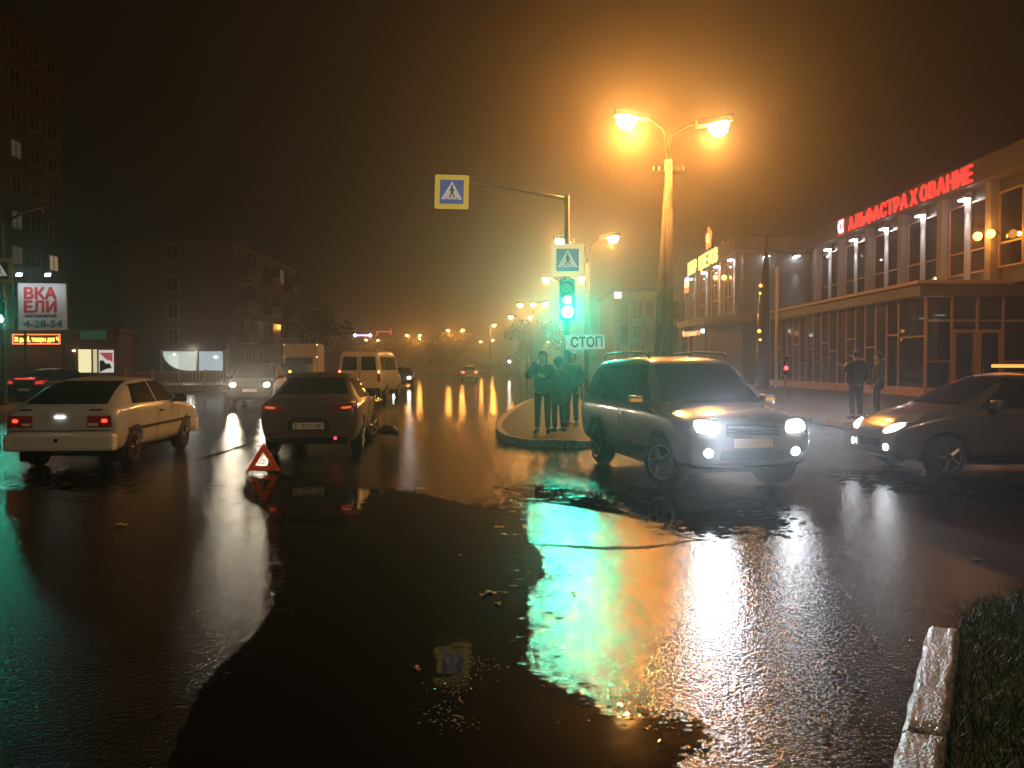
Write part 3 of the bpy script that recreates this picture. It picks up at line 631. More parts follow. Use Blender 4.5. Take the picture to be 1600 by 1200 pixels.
# far taxi driving away
def small_sedan(name, paint, label, x, y, h, tails, sign=None, glow=None):
    c = Car(name, SEDAN, paint, (1.36,-1.28), 1.48, .315, label)
    c.patch('rear_window', 'x-', [(-.60,1.09),(.60,1.09),(.47,1.36),(-.47,1.36)], M_cglass, n=(5,3))
    side_glass(c, [(.92,.99),(-.16,.99),(-.16,1.36),(.42,1.36)], [(-.22,.99),(-1.30,1.0),(-.86,1.34),(-.22,1.36)], M_cglass)
    c.patch('windscreen', 'x+', [(-.60,1.03),(.60,1.03),(.50,1.36),(-.50,1.36)], M_cglass, n=(5,3))
    for sg in (1,-1):
        o = c.patch('tail_light', 'x-', [(sg*.50,.78),(sg*.80,.80),(sg*.79,.95),(sg*.52,.92)], tails, off=.01, n=(4,3))
        if glow: c.patch('headlight_lens', 'x+', [(sg*.42,.58),(sg*.66,.60),(sg*.64,.72),(sg*.42,.70)], glow, off=.02, n=(4,3))
        else: c.patch('headlight', 'x+', [(sg*.42,.60),(sg*.70,.62),(sg*.68,.72),(sg*.42,.70)], M_headoff, n=(4,3))
    if sign: box('roof_sign', -.25,-.05,-.28,.28,1.47,1.62, sign, c.root, .02)
    number_plate(c, 'x-', .56, '')
    c.place(x, y, h); return c
small_sedan('taxi', mat('taxi_paint', (.45,.40,.33), .3, coat=.5), 'small far-off pale taxi with roof sign driving away down the road', -4.3, 81, yaw(-.05,1), emi('far_tail', (1,.12,.08), 5), mat('taxi_sign', (.6,.5,.3), .4, emit=(1,.6,.2), es=.3))
c = small_sedan('parked_sedan', Pdark, 'black sedan at the far left edge with a lit red strip', -20.2, 35.6, yaw(.1,1), emi('dim_tail', (1,.05,.04), .7))
c.patch('light_strip', 'x-', [(-.45,.985),(.45,.985),(.45,1.01),(-.45,1.01)], emi('red_strip', (1,.05,.05), 1.2), off=.03, n=(8,1))
c = small_sedan('far_oncoming_car', Pdark, 'distant oncoming car with white headlights beside the minibus', -8.2, 60, yaw(.1,-1), M_taildim, None, emi('far_head', (.9,.95,1), 25))

# ------------------------------------------------------------------ warning triangle
M_tri = mat('reflective_red', (.95,.11,.03), .3, emit=(1,.12,.02), es=0)
wt = empty('warning_triangle', (AX(410,11.8), 11.8, .004), R(6), 'red reflective warning triangle standing on the wet road behind the grey sedan', 'triangle')
H3 = .42; hw = .245
def tri_ring(s0, s1, z0):
    o_ = [(-hw,0),(hw,0),(0,H3)]; cx, cz = 0, H3/3
    return [[(cx+(x-cx)*s, cz+(z-cz)*s+z0) for x, z in o_] for s in (s0, s1)]
def ring_mesh(name, s0, s1, z0, d0, d1, m):
    A, B = tri_ring(s0, s1, z0); bm = bmesh.new()
    for i in range(3):
        j = (i+1) % 3; q = [A[i], A[j], B[j], B[i]]
        f = [bm.verts.new((x, d0, z)) for x, z in q]; k = [bm.verts.new((x, d1, z)) for x, z in q]
        bm.faces.new(f); bm.faces.new(k[::-1])
        for t in range(4): bm.faces.new((f[t], k[t], k[(t+1)%4], f[(t+1)%4]))
    bmesh.ops.remove_doubles(bm, verts=bm.verts[:], dist=1e-5)
    return bm_obj(name, bm, m, wt, (0,0,0), (R(-8),0,0))
ring_mesh('outer_reflector', 1.0, .72, .03, -.012, .012, M_tri)
ring_mesh('inner_band', .70, .46, .03, -.009, .009, mat('fluorescent_red', (.95,.16,.04), .5))
for x in (-.2,.2): tube('foot', [(x,-.12,.01),(x,0,.035),(x,.12,.01)], .007, M_dsteel, wt, 6)

# ------------------------------------------------------------------ signs, signals
M_sy = mat('sign_yellow', (.75,.60,.05), .4, emit=(1,.72,.10), es=.30); M_sb = mat('sign_blue', (.05,.12,.45), .4, emit=(.10,.20,.60), es=.24)  # glow put into sign faces in place of thrown-back headlamp light
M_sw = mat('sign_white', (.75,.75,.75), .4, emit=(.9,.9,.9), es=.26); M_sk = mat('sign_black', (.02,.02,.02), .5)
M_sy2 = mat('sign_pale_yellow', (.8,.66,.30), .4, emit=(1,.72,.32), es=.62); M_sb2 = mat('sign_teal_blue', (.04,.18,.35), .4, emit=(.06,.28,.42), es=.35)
def crosswalk_sign(loc, s, rz, label, yel, blu, tilt=0):
    o = empty('crosswalk_sign', loc, rz, label, 'sign', 'pedestrian crossing signs'); o.rotation_euler = (0, tilt, rz)
    h = s/2
    plate('back_panel', rrect(-h,h,-h,h,.05*s), 0, .03, yel, o)
    plate('blue_panel', rrect(-h*.70,h*.70,-h*.70,h*.70,.02*s), -.006, -.001, blu, o)
    plate('triangle', [(-h*.63,-h*.44),(h*.63,-h*.44),(0,h*.62)], -.011, -.007, M_sw, o)
    bm = bmesh.new()
    def bar(x0,z0,x1,z1,w):
        d = Vector((x1-x0, z1-z0)).normalized(); nx, nz = -d.y*w/2, d.x*w/2
        q = [(x0+nx,z0+nz),(x1+nx,z1+nz),(x1-nx,z1-nz),(x0-nx,z0-nz)]
        a = [bm.verts.new((x*h,-.016,z*h)) for x,z in q]; b = [bm.verts.new((x*h,-.012,z*h)) for x,z in q]
        bm.faces.new(a); bm.faces.new(b[::-1])
        for i in range(4): bm.faces.new((a[i],b[i],b[(i+1)%4],a[(i+1)%4]))
    bar(0,.26,.02,-.04,.13); bar(.0,-.02,-.13,-.34,.075); bar(.02,-.02,.10,-.18,.075); bar(.10,-.18,.17,-.34,.065)
    bar(-.03,.20,-.13,.04,.05); bar(.03,.2,.13,.1,.05); bar(.13,.1,.14,-.02,.045)
    a = [bm.verts.new((x*h,-.016,z*h)) for x,z in circle(0,.34,.065,14)]; bm.faces.new(a)
    bm_obj('walking_figure', bm, M_sk, o)
    for x in (-.30,0,.30): plate('crossing_stripe', [((x-.06)*h,-.40*h),((x+.07)*h,-.40*h),((x+.03)*h,-.345*h),((x-.04)*h,-.345*h)], -.016, -.012, M_sk, o)
    return o
d = 20
crosswalk_sign((AX(707,d), d-.12, AZ(303,d)), .84, R(0), 'yellow-bordered pedestrian crossing sign hanging high on the long arm over the road', M_sy, M_sb, R(1.5))
crosswalk_sign((AX(886,d), d-.14, AZ(408,d)), .80, 0, 'pale-bordered pedestrian crossing sign on the pole right above the green traffic light', M_sy2, M_sb2)
crosswalk_sign((AX(6,30), 30-.16, AZ(424,30)), .92, 0, 'dim pedestrian crossing sign cut by the left edge of the photo', mat('sign_dim_yellow', (.5,.4,.15), .5), mat('sign_dim_blue', (.03,.10,.14), .5))
M_green = emi('signal_green', (.25,1.0,.72), 55); M_digit = emi('timer_digits', (.45,1.0,.80), 20); M_house = mat('signal_housing', (.012,.014,.014), .45)
M_lensoff = mat('signal_lens_dark', (.02,.012,.010), .15)
def traffic_signal(x, y, zg, zground, label, digits, power, arm_to=None, arm_z=None, top=None):
    o = empty('traffic_light', (x, y, zground), 0, label, 'traffic light', 'traffic lights')
    z = zg - zground; top = (top or z+1.8)
    tube('pole', [(0,.12,0),(0,.12,top)], [.075,.06], M_steel, o, 14)
    lathe('pole_base', [(.16,0),(.16,.03),(.10,.06),(.08,.25)], M_steel, o, 16, loc=(0,.12,0))
    if arm_to is not None:
        tube('mast_arm', [(0,.12,top-.1),((arm_to-x)*.5,.12,arm_z-zground-.02),(arm_to-x,.12,arm_z-zground+.18)], [.05,.04,.03], M_steel, o, 10)
        tube('hanger', [(arm_to-x,.12,arm_z-zground+.2),(arm_to-x,.0,arm_z-zground-.1)], .02, M_steel, o, 8)
    hd = box('signal_head', -.19,.19,-.10,.06,z-.20,z+.82, M_house, o, .03)
    for k, zz in enumerate((z, z+.52)):
        pass
    lathe('green_lens', [(.02,-.118),(.11,-.113),(.145,-.098)], M_green, hd, 24, 'y', (0,0,z))
    lathe('dark_lens', [(.02,-.118),(.11,-.113),(.145,-.098)], M_lensoff, hd, 24, 'y', (0,0,z+.62))
    for zz in (z, z+.62):
        bm = bmesh.new(); pts = [(math.cos(t)*.16, math.sin(t)*.16) for t in [R(-10 + 200*k/16) for k in range(17)]]
        a = [bm.verts.new((px,-.10,zz+pz)) for px,pz in pts]; b = [bm.verts.new((px,-.30 + .10*(1-max(0,pz)/.16),zz+pz)) for px,pz in pts]
        for i in range(16): bm.faces.new((a[i],a[i+1],b[i+1],b[i]))
        bmesh.ops.solidify(bm, geom=bm.faces[:], thickness=.004); bm_obj('visor', bm, M_house, hd)
    if digits: lettering('timer_digits', digits, .23, M_digit, hd, (0,-.106,z+.22), ext=.004, align='CENTER', bold=.012)
    spot('green_glow', (0,-.34,z), (-x,-y,1.6-zg), GREEN, power, 36, 1.0, .14, o)
    return o
traffic_signal(AX(886,d), d, AZ(488,d), .12, 'traffic light glowing green with a countdown on the island behind the people', '41', 1750, AX(707,d), AZ(292,d), AZ(305,d)-.12)
traffic_signal(AX(4,30), 30, AZ(498,30), .13, 'second green traffic light at the left edge of the photo', '', 130, AX(70,30), AZ(332,30), AZ(345,30)-.13)
# STOP plate
d = 17.6
st = empty('stop_sign', (AX(917,d), d, .12), 0, 'white rectangular СТОП plate on a thin post right of the people', 'sign')
hz = AZ(534.5,d)-.12
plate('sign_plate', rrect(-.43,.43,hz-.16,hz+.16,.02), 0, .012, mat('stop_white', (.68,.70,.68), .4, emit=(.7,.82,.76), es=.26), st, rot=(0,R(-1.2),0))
lettering('sign_letters', 'СТОП', .30, mat('stop_ink', (.02,.05,.045), .5), st, (0,-.004,hz-.105), (R(90),R(-1.2),0), .002, 'CENTER', .008, .70)
tube('post', [(0,.035,0),(0,.035,hz+.12)], .028, M_dsteel, st, 10)

# ------------------------------------------------------------------ street lamps
M_sod = emi('sodium_lens', (1,.66,.24), 160); M_sodfar = emi('sodium_lens_far', (1,.55,.14), 60)
M_pole = mat('pole_concrete', (.085,.075,.065), .75, noise=.25, nscale=4, bump=.3, bscale=40)
def lamp_head(parent, x, y, z, direction, m, scale=1.0):
    h = box('lamp_head', -.34*scale,.34*scale,-.13*scale,.13*scale,-.04*scale,.09*scale, M_dsteel, parent, .03*scale, loc=(x,y,z), rot=(0, R(-8)*direction, 0))
    lathe('lamp_lens', [(.03*scale,-.24*scale),(.12*scale,-.21*scale),(.17*scale,-.12*scale),(.18*scale,-.04*scale)], m, h, 18, 'z', (.08*direction*scale,0,0)); return h
def street_lamp(x, y, xs, zs, label, power, rad=.14, zpole=None, detail=False, lens=None, base=0):
    o = empty('street_lamp', (x, y, base), 0, label, 'street lamp', 'street lamps along the road')
    zt = (zpole or max(zs) - 1.3) - base
    tube('pole', [(0,0,0),(0,0,zt)], [.19,.12], M_pole, o, 12)
    if detail:
        tube('strut', [(-.42,0,0),(-.02,0,zt-.3)], [.13,.09], M_pole, o, 10)
        box('cross_arm', -.5,.5,-.04,.04,zt-.42,zt-.34, M_steel, o)
        for k in (-.45,-.28,.28,.45): lathe('insulator', [(.02,0),(.035,.02),(.02,.05),(.035,.08),(.015,.12)], mat('porcelain', (.6,.55,.5), .2), o, 10, 'z', (k,0,zt-.34))
        box('junction_box', .1,.28,-.16,-.02,zt-1.2,zt-.9, M_steel, o)
    for lx, lz in zip(xs, zs):
        dx = lx - x; s = 1 if dx > 0 else -1; lz -= base
        tube('bracket', [(0,0,zt-.05),(dx*.12,0,zt+.5*(lz-zt)+.25),(dx*.55,0,lz-.02),(dx-.2*s,0,lz+.03)], .03, M_dsteel, o, 8)
        lamp_head(o, dx, 0, lz, s, lens or M_sod, 1.7 if y < 40 else 1.8)
        if power: point('lamp_light', (dx, 0, lz-.53), SODIUM if y > 5 else (1,.68,.46), power*(.45 if y == 25 and dx > 0 else 1), rad, o)
    return o
street_lamp(AX(1043,25), 25, [AX(985,25), AX(1113,25)], [AZ(185,25), AZ(195,25)], 'tall concrete street lamp with strut, the huge orange glare above the SUV', 3800, .12, AZ(252,25), True, base=.12)
street_lamp(AX(917,48), 48, [AX(880,48), AX(953,48)], [AZ(375,48), AZ(370,48)], 'street lamp whose two orange heads flank the sign above the green light', 900, .18, AZ(412,48), base=.16)
street_lamp(AX(880,71), 71, [AX(856,71), AX(905,71)], [AZ(435,71), AZ(434,71)], 'street lamp with twin orange heads just below the pale crossing sign', 700, .18, base=.16)
street_lamp(4.8, 2.0, [3.5, 6.1], [9.3, 9.3], 'unseen street lamp added to the row beside the camera to light the left cars', 430, .16, 8.0, base=0)  # unseen lamp, added to light the rears of the left cars
far = [((815,850),(475,473),94,'three-light cluster left of the green glow, nearest far lamp'),((800,828),(494,494),122,'pair just under the cluster left of the green light'),
       ((766,),(507,),150,'single bright far lamp between the tree and the roadside'),((701,722),(515,515),172,'far pair above the taxi'),((637,655),(523,523),200,'far pair right of the minibus, upper'),
       ((641,655),(531,529),246,'smaller far pair right of the minibus, lower'),((752,769),(533,531),240,'smaller far pair under the single bright lamp'),((857,877),(534,533),250,'smallest far pair behind the people'),
       ((573,590),(530,531),235,'far pair above the minibus roof')]
for pxs, pys, dd, lab in far:
    xm = AX(sum(pxs)/len(pxs), dd)
    street_lamp(xm, dd, [AX(p, dd) for p in pxs] if len(pxs) > 1 else [xm+.6], [AZ(p, dd) for p in pys], 'distant orange street lamp, ' + lab, 700 if dd < 130 else 1000, .24 if dd < 130 else .4, lens=M_sodfar)
street_lamp(AX(836,100), 100.5, [AX(835,100)], [AZ(474,100)], 'distant single-armed street lamp in the middle of the bright cluster', 700, .24, lens=M_sodfar)

# ------------------------------------------------------------------ right-hand building
M_clad = mat('dark_cladding', (.055,.052,.050), .45, noise=.12, nscale=1.5); M_fascia = mat('fascia_panel', (.075,.064,.062), .5, noise=.1, nscale=1)
M_col = mat('pale_column', (.21,.20,.19), .6, noise=.1, nscale=2); M_mull = mat('bronze_mullion', (.42,.27,.15), .45, .2); M_roofm = mat('roof_felt', (.03,.03,.03), .9)
M_inner = mat('interior_wall', (.22,.18,.15), .8); M_plinth = mat('plinth_stone', (.42,.27,.17), .6, noise=.2, nscale=3)
BX, BY0, BY1, CX, CY1, ZT = 22.0, 30.0, 59.0, 17.0, 78.0, 11.0
bd = empty('shopping_centre', (0,0,0), 0, 'two-storey glazed shopping centre filling the right side, red sign on its fascia', 'building')
box('upper_wall', BX, 40, BY0, BY1, 5.2, 9.9, M_clad, bd)
box('rear_wall', CX, 40, BY1+.01, CY1, .16, 9.9, M_clad, bd)
box('fascia', BX-.75, 40.1, BY0-.3, BY1-.2, 9.92, ZT, M_fascia, bd, .03)
box('fascia', CX-.7, 40.05, BY1-.19, CY1+.5, 9.93, ZT+.02, M_fascia, bd, .03)
box('roof_deck', BX, 39, BY0, CY1, ZT+.03, ZT+.08, M_roofm, bd)
# cladding panels, columns and windows of the upper floor, long face
cols_y = [32.3+4.15*k for k in range(7)]
for y in cols_y: box('column', BX-.42, BX-.02, y-.22, y+.22, 5.42, 9.9, M_col, bd, .01)
for i in range(6):
    y0, y1 = cols_y[i]+.3, cols_y[i+1]-.3; h = (y1-y0)/2
    for j in range(2):
        a = y0 + j*h + .06; b = a + h - .12
        w = empty('window', (BX-.02, (a+b)/2, 6.0)); w.parent = bd; ww = (b-a)/2
        box('pane', -.03, -.015, -ww, ww, 0, 3.3, M_glass, w)
        for yy in (-ww, ww): box('frame', -.10, 0, yy-.04, yy+.04, -.05, 3.35, M_mull, w)
        box('frame', -.10, 0, -ww, ww, 1.0, 1.07, M_mull, w); box('frame', -.10, 0, -ww, ww, -.05, .02, M_mull, w); box('frame', -.10, 0, -ww, ww, 3.28, 3.35, M_mull, w)
# frontal face with panel joints
for k in range(4):
    for r_ in range(3):
        box('cladding_panel', CX+.06+k*1.24, CX+1.26+k*1.24, BY1-.05, BY1-.005, 5.3+r_*1.52, 6.79+r_*1.52, M_clad, bd, .006)
# side face of the far wing: pilasters and tall windows
for k, y in enumerate((60.2, 64.4, 68.6, 72.8, 77.0)):
    box('pilaster', CX-.35, CX-.02, y-.28, y+.28, 5.0, 9.9, M_col, bd, .01)
    if k < 4:
        w = empty('window', (CX-.02, y+2.1, 5.6)); w.parent = bd
        box('pane', -.03, -.012, -1.5, 1.5, 0, 3.9, M_glass, w)
        for yy in (-1.5,-.5,.5,1.5): box('frame', -.10, 0, yy-.04, yy+.04, -.05, 3.95, M_mull, w)
        for zz in (0,1.3,2.6,3.9): box('frame', -.09, 0, -1.5, 1.5, zz-.03, zz+.03, M_mull, w)
# canopy over the far entrance
bm = bmesh.new(); pts = [(17.6,57.4),(15.6,58.2),(14.6,61),(14.3,65),(14.4,70),(17.0,70)]
add_prism(bm, pts, 4.75, 5.25); bm_obj('canopy', bm, M_fascia, bd)
for x, y in ((14.9,61.5),(14.7,66),(14.8,69.5)): tube('canopy_post', [(x,y,.16),(x,y,4.75)], .12, M_clad, bd, 10)
# wall washer lamps
M_wash = emi('wall_lamp_white', (.88,.93,1.0), 60)
def washer(x, y, z, out):
    h = box('wall_lamp', -.16,.16,-.3,.3,-.08,.08, M_steel, bd, .02, loc=(x,y,z))
    box('lamp_lens', -.13,.13,-.28,.28,-.13,-.082, M_wash, h)
    spot('wall_lamp_light', (x + out[0]*.05, y + out[1]*.05, z-.15), (-.10*out[0], -.10*out[1], -1), (.9,.94,1), 1300, 30, 1.0, .06, bd)
for y in [cols_y[i]+2.075 for i in range(1,6)]:
    box('pier', BX-.17, BX-.121, y-.26, y+.26, 5.42, 9.88, M_col, bd)
    washer(BX-.34, y, 9.60, (-1,0))
for x in (18.6,20.8): washer(x, BY1-.35, 9.62, (0,-1))
for y in (60.2,64.4,68.6,73.6): washer(CX-.62, y, 9.55, (-1,0))
# ground-floor glazed annex, corner towards the camera
ax, ay = 18.6, 36.0
NZ0, NZ1 = .28, 4.55
box('annex_roof', ax-.55, 40, ay-.55, 58.6, 4.66, 5.16, M_fascia, bd, .02)
box('annex_cornice', ax-.75, 40.2, ay-.75, 58.62, 5.165, 5.33, mat('cornice_trim', (.34,.23,.14), .5), bd, .02)
box('plinth', ax-.12, ax+.12, ay+.13, 58.5, .16, .55, M_plinth, bd, .01)
box('plinth', ax-.12, ax+1.15, ay-.12, ay+.12, .16, .55, M_plinth, bd, .01)
box('annex_floor', ax+.13, 39, ay+.14, 58.4, .16, .24, M_pave, bd)
box('back_wall', ax+4.2, ax+4.3, ay+5, 58.4, .25, 4.6, M_inner, bd); box('back_wall', ax+4.31, 39, ay+5, ay+5.1, .25, 4.6, M_inner, bd)
ys = [ay] + [38.5+1.2*k for k in range(17)]
for k, y in enumerate(ys): box('mullion', ax-.06, ax+.06, y-.045, y+.045, .56, 4.65, M_mull, bd)
zz_pat = [2.9, 3.05, 1.9, 2.5, 1.9, 3.0, 1.6, 2.4, 2.9, 1.8, 2.6, 1.7, 2.9, 2.2, 1.8, 2.7, 2.0]
for k in range(len(ys)-1):
    a, b = ys[k]+.05, ys[k+1]-.05; z = zz_pat[k]
    box('pane', ax-.01, ax+.01, a, b, .57, z-.04, M_glass, bd); box('pane', ax-.01, ax+.01, a, b, z+.04, 4.64, M_glass, bd)
    box('transom', ax-.05, ax+.05, a, b, z-.035, z+.035, M_mull, bd)
    if k % 3 == 2:
        box('transom', ax-.05, ax+.05, a, b, z-.935, z-.875, M_mull, bd)
xs = [ax, 19.75, 20.9, 22.05, 23.2, 24.3, 25.4]
for k, x in enumerate(xs[1:]): box('mullion', x-.05, x+.05, ay-.06, ay+.06, .17, 4.65, M_mull, bd)
for k in range(6):
    a, b = xs[k]+.06, xs[k+1]-.06
    box('transom', a, b, ay-.05, ay+.05, 3.55, 3.63, M_mull, bd)
    box('pane', a, b, ay-.01, ay+.01, 3.64, 4.64, M_glass, bd)
    if k in (1, 2):                                    # double doors
        dr = empty('door', ((a+b)/2, ay, .17)); dr.parent = bd; w = (b-a)/2
        for sx in (-w+.06, w-.06): box('door_stile', sx-.06, sx+.06, -.05, .05, 0, 3.0, M_mull, dr)
        box('door_rail', -w+.12, w-.12, -.05, .05, 2.86, 3.0, M_mull, dr); box('door_rail', -w+.12, w-.12, -.05, .05, 0, .18, M_mull, dr)
        box('door_pane', -w+.12, w-.12, -.01, .01, .18, 2.86, M_glass, dr)
        tube('door_handle', [((w-.2)*(1 if k == 1 else -1), -.09, .8), ((w-.2)*(1 if k == 1 else -1), -.09, 1.6)], .02, M_chrome, dr, 8)
        box('pane', a, b, ay-.01, ay+.01, 3.2, 3.54, M_glass, bd)
    else:
        box('pane', a, b, ay-.012, ay+.012, .57 if k == 0 else .2, 1.72, M_glass, bd); box('pane', a, b, ay-.01, ay+.01, 1.8, 3.54, M_glass, bd)
        box('transom', a, b, ay-.05, ay+.05, 1.73, 1.79, M_mull, bd)
# things seen through the glass
tag(box('red_window_poster', ax+.14, ax+1.0, ay+.22, ay+.24, .6, 1.8, mat('poster_red', (.35,.03,.03), .6)), 'red poster behind the corner pane of the shopping centre', 'poster')
for k, (x, z) in enumerate(((20.1, 3.9), (18.75+.6, 3.75))):
    f = box('tube_light', x-.22, x+.22, ay+1.6, ay+1.68, z, z+.05, emi('tube_white', (1,.95,.85), 7)); tag(f, ['long fluorescent tube inside the doors, brighter of two', 'fluorescent tube inside the corner pane'][k], 'lamp')
    box('tube_housing', x-.24, x+.24, ay+1.57, ay+1.71, z+.052, z+.12, M_plate, f)
    point('tube_glow', (x, ay+1.6, z-.15), (1,.92,.75), 14, .05, f)
for k, (x, w) in enumerate(((20.15,.16),(22.6,.22),(19.1,.14))):
    tag(box('interior_column', x-w, x+w, ay+2.2, ay+2.6, .25, 4.6, mat('pale_interior', (.5,.46,.36), .7)), ['pale column inside the left door', 'wide pale column inside right of the doors', 'thin pale column inside the corner pane'][k], 'column')
# orange globes added in place of lamp reflections in the glazing
def reflection_globe(x, y, z, label, pw):
    o = empty('reflection_globe', (x, y, z), 0, label, 'lamp', 'orange globes standing in for lamp reflections')
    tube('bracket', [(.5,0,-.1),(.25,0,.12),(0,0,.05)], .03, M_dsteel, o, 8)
    lathe('globe', [(.03,-.2),(.14,-.14),(.19,0),(.14,.14),(.03,.19)], emi('reflection_orange', (1,.42,.07), 9), o, 18)
    point('reflection_light', (-.28,0,0), SODIUM, pw, .1, o)
reflection_globe(21.45, 37.0, AZ(370,37.0), 'orange globe standing in for a lamp reflection on the upper facade, left of the near pair', 60)
reflection_globe(21.45, 36.0, AZ(366,36.0), 'brightest orange globe standing in for a lamp reflection on the upper facade, right of the near pair', 160)
reflection_globe(16.5, 62.4, AZ(434,62.4), 'orange globe standing in for a lamp reflection on the far wing under the last letters', 60)
reflection_globe(16.5, 65.0, AZ(434,65), 'orange globe standing in for a lamp reflection on the far wing, farther of that pair', 60)
# red roof sign: separate channel letters, reading from the far end towards the camera
M_red = emi('sign_red', (1.0,.035,.03), 1.7)
sg_ = empty('insurance_sign', (BX-.80, 50.6, 10.05), 0, 'long red illuminated lettering on the fascia of the shopping centre', 'sign')
y = 0.0; word = 'АЛЬФАСТРАХОВАНИЕ'
for k, ch in enumerate(word):
    me = text_mesh(ch, 1.08, .05, bold=.02); xs_ = [v.co.x for v in me.vertices]; x0, x1 = min(xs_), max(xs_)
    for v in me.vertices: v.co.x -= x0
    if ch == 'Х': y += .18
    link('letter', me, M_red, sg_, (0, -y, 0), (R(90), 0, R(-90)))
    y += (x1-x0) + .155 + (.18 if ch == 'Х' else 0)
print('sign length', y)
lg = empty('insurance_logo', (BX-.80, 51.75, 10.0), 0, 'red square with a white curled letter at the left end of the red lettering', 'sign')
box('logo_panel', -.03,.03,-.50,.50,-.08,1.0, emi('logo_red', (1,.02,.03), .7), lg, .01)
lettering('logo_letter', 'α', 1.35, emi('logo_white', (1,.95,.95), 5), lg, (-.05,.40,.12), (R(90),0,R(-90)), .01, 'LEFT', .035, .8)
# flower shop sign on the far wing
M_yel = emi('sign_yellow_neon', (1,.62,.16), 2.6)
fs = empty('flower_shop_sign', (CX-.80, 60.6, 10.15), 0, 'yellow illuminated lettering МИР ЦВЕТОВ on the far wing', 'sign')
def run(word, y0, size, m, parent, gap, z=0):
    y = y0
    for ch in word:
        if ch == ' ': y -= .9; continue
        me = text_mesh(ch, size, .05, bold=.03); xs_ = [v.co.x for v in me.vertices]; x0, x1 = min(xs_), max(xs_)
        for v in me.vertices: v.co.x -= x0
        link('letter', me, m, parent, (0, y, z), (R(90),0,R(-90))); y -= (x1-x0)+gap
    return y
run('МИР ЦВЕТОВ', 13.2, 1.55, M_yel, fs, .13, -.35)
fl = empty('flower_emblem', (CX-.80, 66.2, 11.2), 0, 'orange and yellow flower emblem above the yellow lettering', 'sign')
bm = bmesh.new()
for k in range(5): add_lathe(bm, [(.30,-.04),(.42,0),(.30,.04)], 14, 'x', (0, .75*math.cos(R(72*k+18)), .8+.55*math.sin(R(72*k+18))))
bm_obj('petals', bm, emi('petal_orange', (1,.22,.04), 2.2), fl)
lathe('flower_heart', [(.2,-.07),(.42,-.05),(.42,.05),(.2,.07)], M_yel, fl, 16, 'x', (0,0,.8))
tube('emblem_post', [(.3,0,-.25),(.3,0,.5)], .05, M_dsteel, fl, 8)
cs = empty('colour_sign', (CX-.75, 74.6, 8.3), 0, 'small multicoloured lit sign at the far end of the wing', 'sign')
for k, (cl, s_) in enumerate((((1,.25,.1),1.6),((1,.75,.3),2),((.8,.7,1),1.6))): box('sign_panel', -.06,.06,-.75,.75,k*.5,k*.5+.44, emi('sign_col%s' % 'abc'[k], cl, s_), cs, .02)
ns = empty('cafe_sign', (AX(1085,64), 64, AZ(526,64)), R(-22), 'small orange cursive neon sign with a white box at its end', 'sign')
lettering('neon_script', 'Фламинго', .62, emi('neon_orange', (1,.42,.16), 2.4), ns, (-.95,0,0), (R(90),R(-6),0), .02, bold=.015, width=1.35)
box('white_box', .48,.80,-.03,.03,.28,.60, emi('neon_white', (.85,.95,1), 4), ns, .02)
tube('sign_bracket', [(0,.05,.3),(1.0,.05,.3)], .02, M_dsteel, ns, 6)
tube('sign_post', [(-.2,.06,.5),(-.2,.06,-AZ(526,64)+.1)], .05, M_dsteel, ns, 8)
# slender dark pylon and a slim lamp column by it
py_ = empty('dark_pylon', (AX(1194,47), 47, .16), 0, 'tall slender dark glossy pylon with a spiky top before the shopping centre', 'pylon')
M_pyl = mat('pylon_gloss', (.03,.025,.022), .12, .6)
bm = bmesh.new(); add_tube(bm, [(-.1,0,0),(-.08,0,4.6)], [.42,.34], 6); bm_obj('shaft', bm, M_pyl, py_)
bm = bmesh.new(); add_tube(bm, [(.02,0,4.2),(.06,0,6.8),(.10,0,9.0)], [.26,.20,.03], 6); bm_obj('spike', bm, M_pyl, py_)
bm = bmesh.new(); add_tube(bm, [(-.25,0,4.4),(-.12,0,7.2)], [.18,.02], 6); bm_obj('side_spike', bm, M_pyl, py_)
for x, z, sc_ in ((-.34,6.05,.10),(-.36,5.6,.07),(-.40,3.4,.11),(-.34,2.9,.07)):  # glowing beads stand in for orange reflections on the pylon
    lathe('amber_glint', [(.01,-sc_),(sc_*.8,-sc_*.5),(sc_,0),(sc_*.8,sc_*.5),(.01,sc_)], emi('pylon_amber', (1,.4,.05), 5), py_, 12, 'z', (x,-.3,z))
lc = empty('lamp_column', (AX(1213,50), 50, .16), 0, 'slim pale lamp column standing against the shopping centre wall', 'lamp')
tube('column', [(0,0,0),(0,0,AZ(418,50)-.16)], .10, mat('column_yellow', (.7,.6,.35), .5), lc, 10)  # column in one even pale yellow
tube('top_arm', [(-.25,0,AZ(415,50)-.16),(.35,0,AZ(417,50)-.16)], .05, M_chrome, lc, 8)
# small post with a red lamp
rp = empty('signal_post', (AX(1227,30), 30, .16), 0, 'small dark post with a red lamp between the SUV and the glazed facade', 'post')
tube('post', [(0,0,0),(0,0,1.05)], .05, M_dsteel, rp, 10)
hd = box('lamp_housing', -.12,.12,-.08,.08,1.05,1.75, M_house, rp, .02)
lathe('red_lens', [(.02,-.10),(.06,-.095),(.075,-.082)], emi('red_lamp', (1,.03,.04), 9), hd, 16, 'y', (0,0,1.32))
lathe('dark_lens', [(.02,-.10),(.06,-.095),(.075,-.082)], M_lensoff, hd, 16, 'y', (0,0,1.55))
# rooftop units
for k, (x, y) in enumerate(((17.9,66),(23.5,57))):
    u = empty('roof_unit', (x, y, ZT+.08), 0, ['small grey ventilation unit on the roof above the flower sign', 'small grey ventilation unit on the roof near the inner corner'][k], 'roof unit')
    box('casing', -.6,.6,-.5,.5,0,.7, M_steel, u, .03); lathe('fan_ring', [(.3,.7),(.34,.78),(.3,.78)], M_dsteel, u, 16)
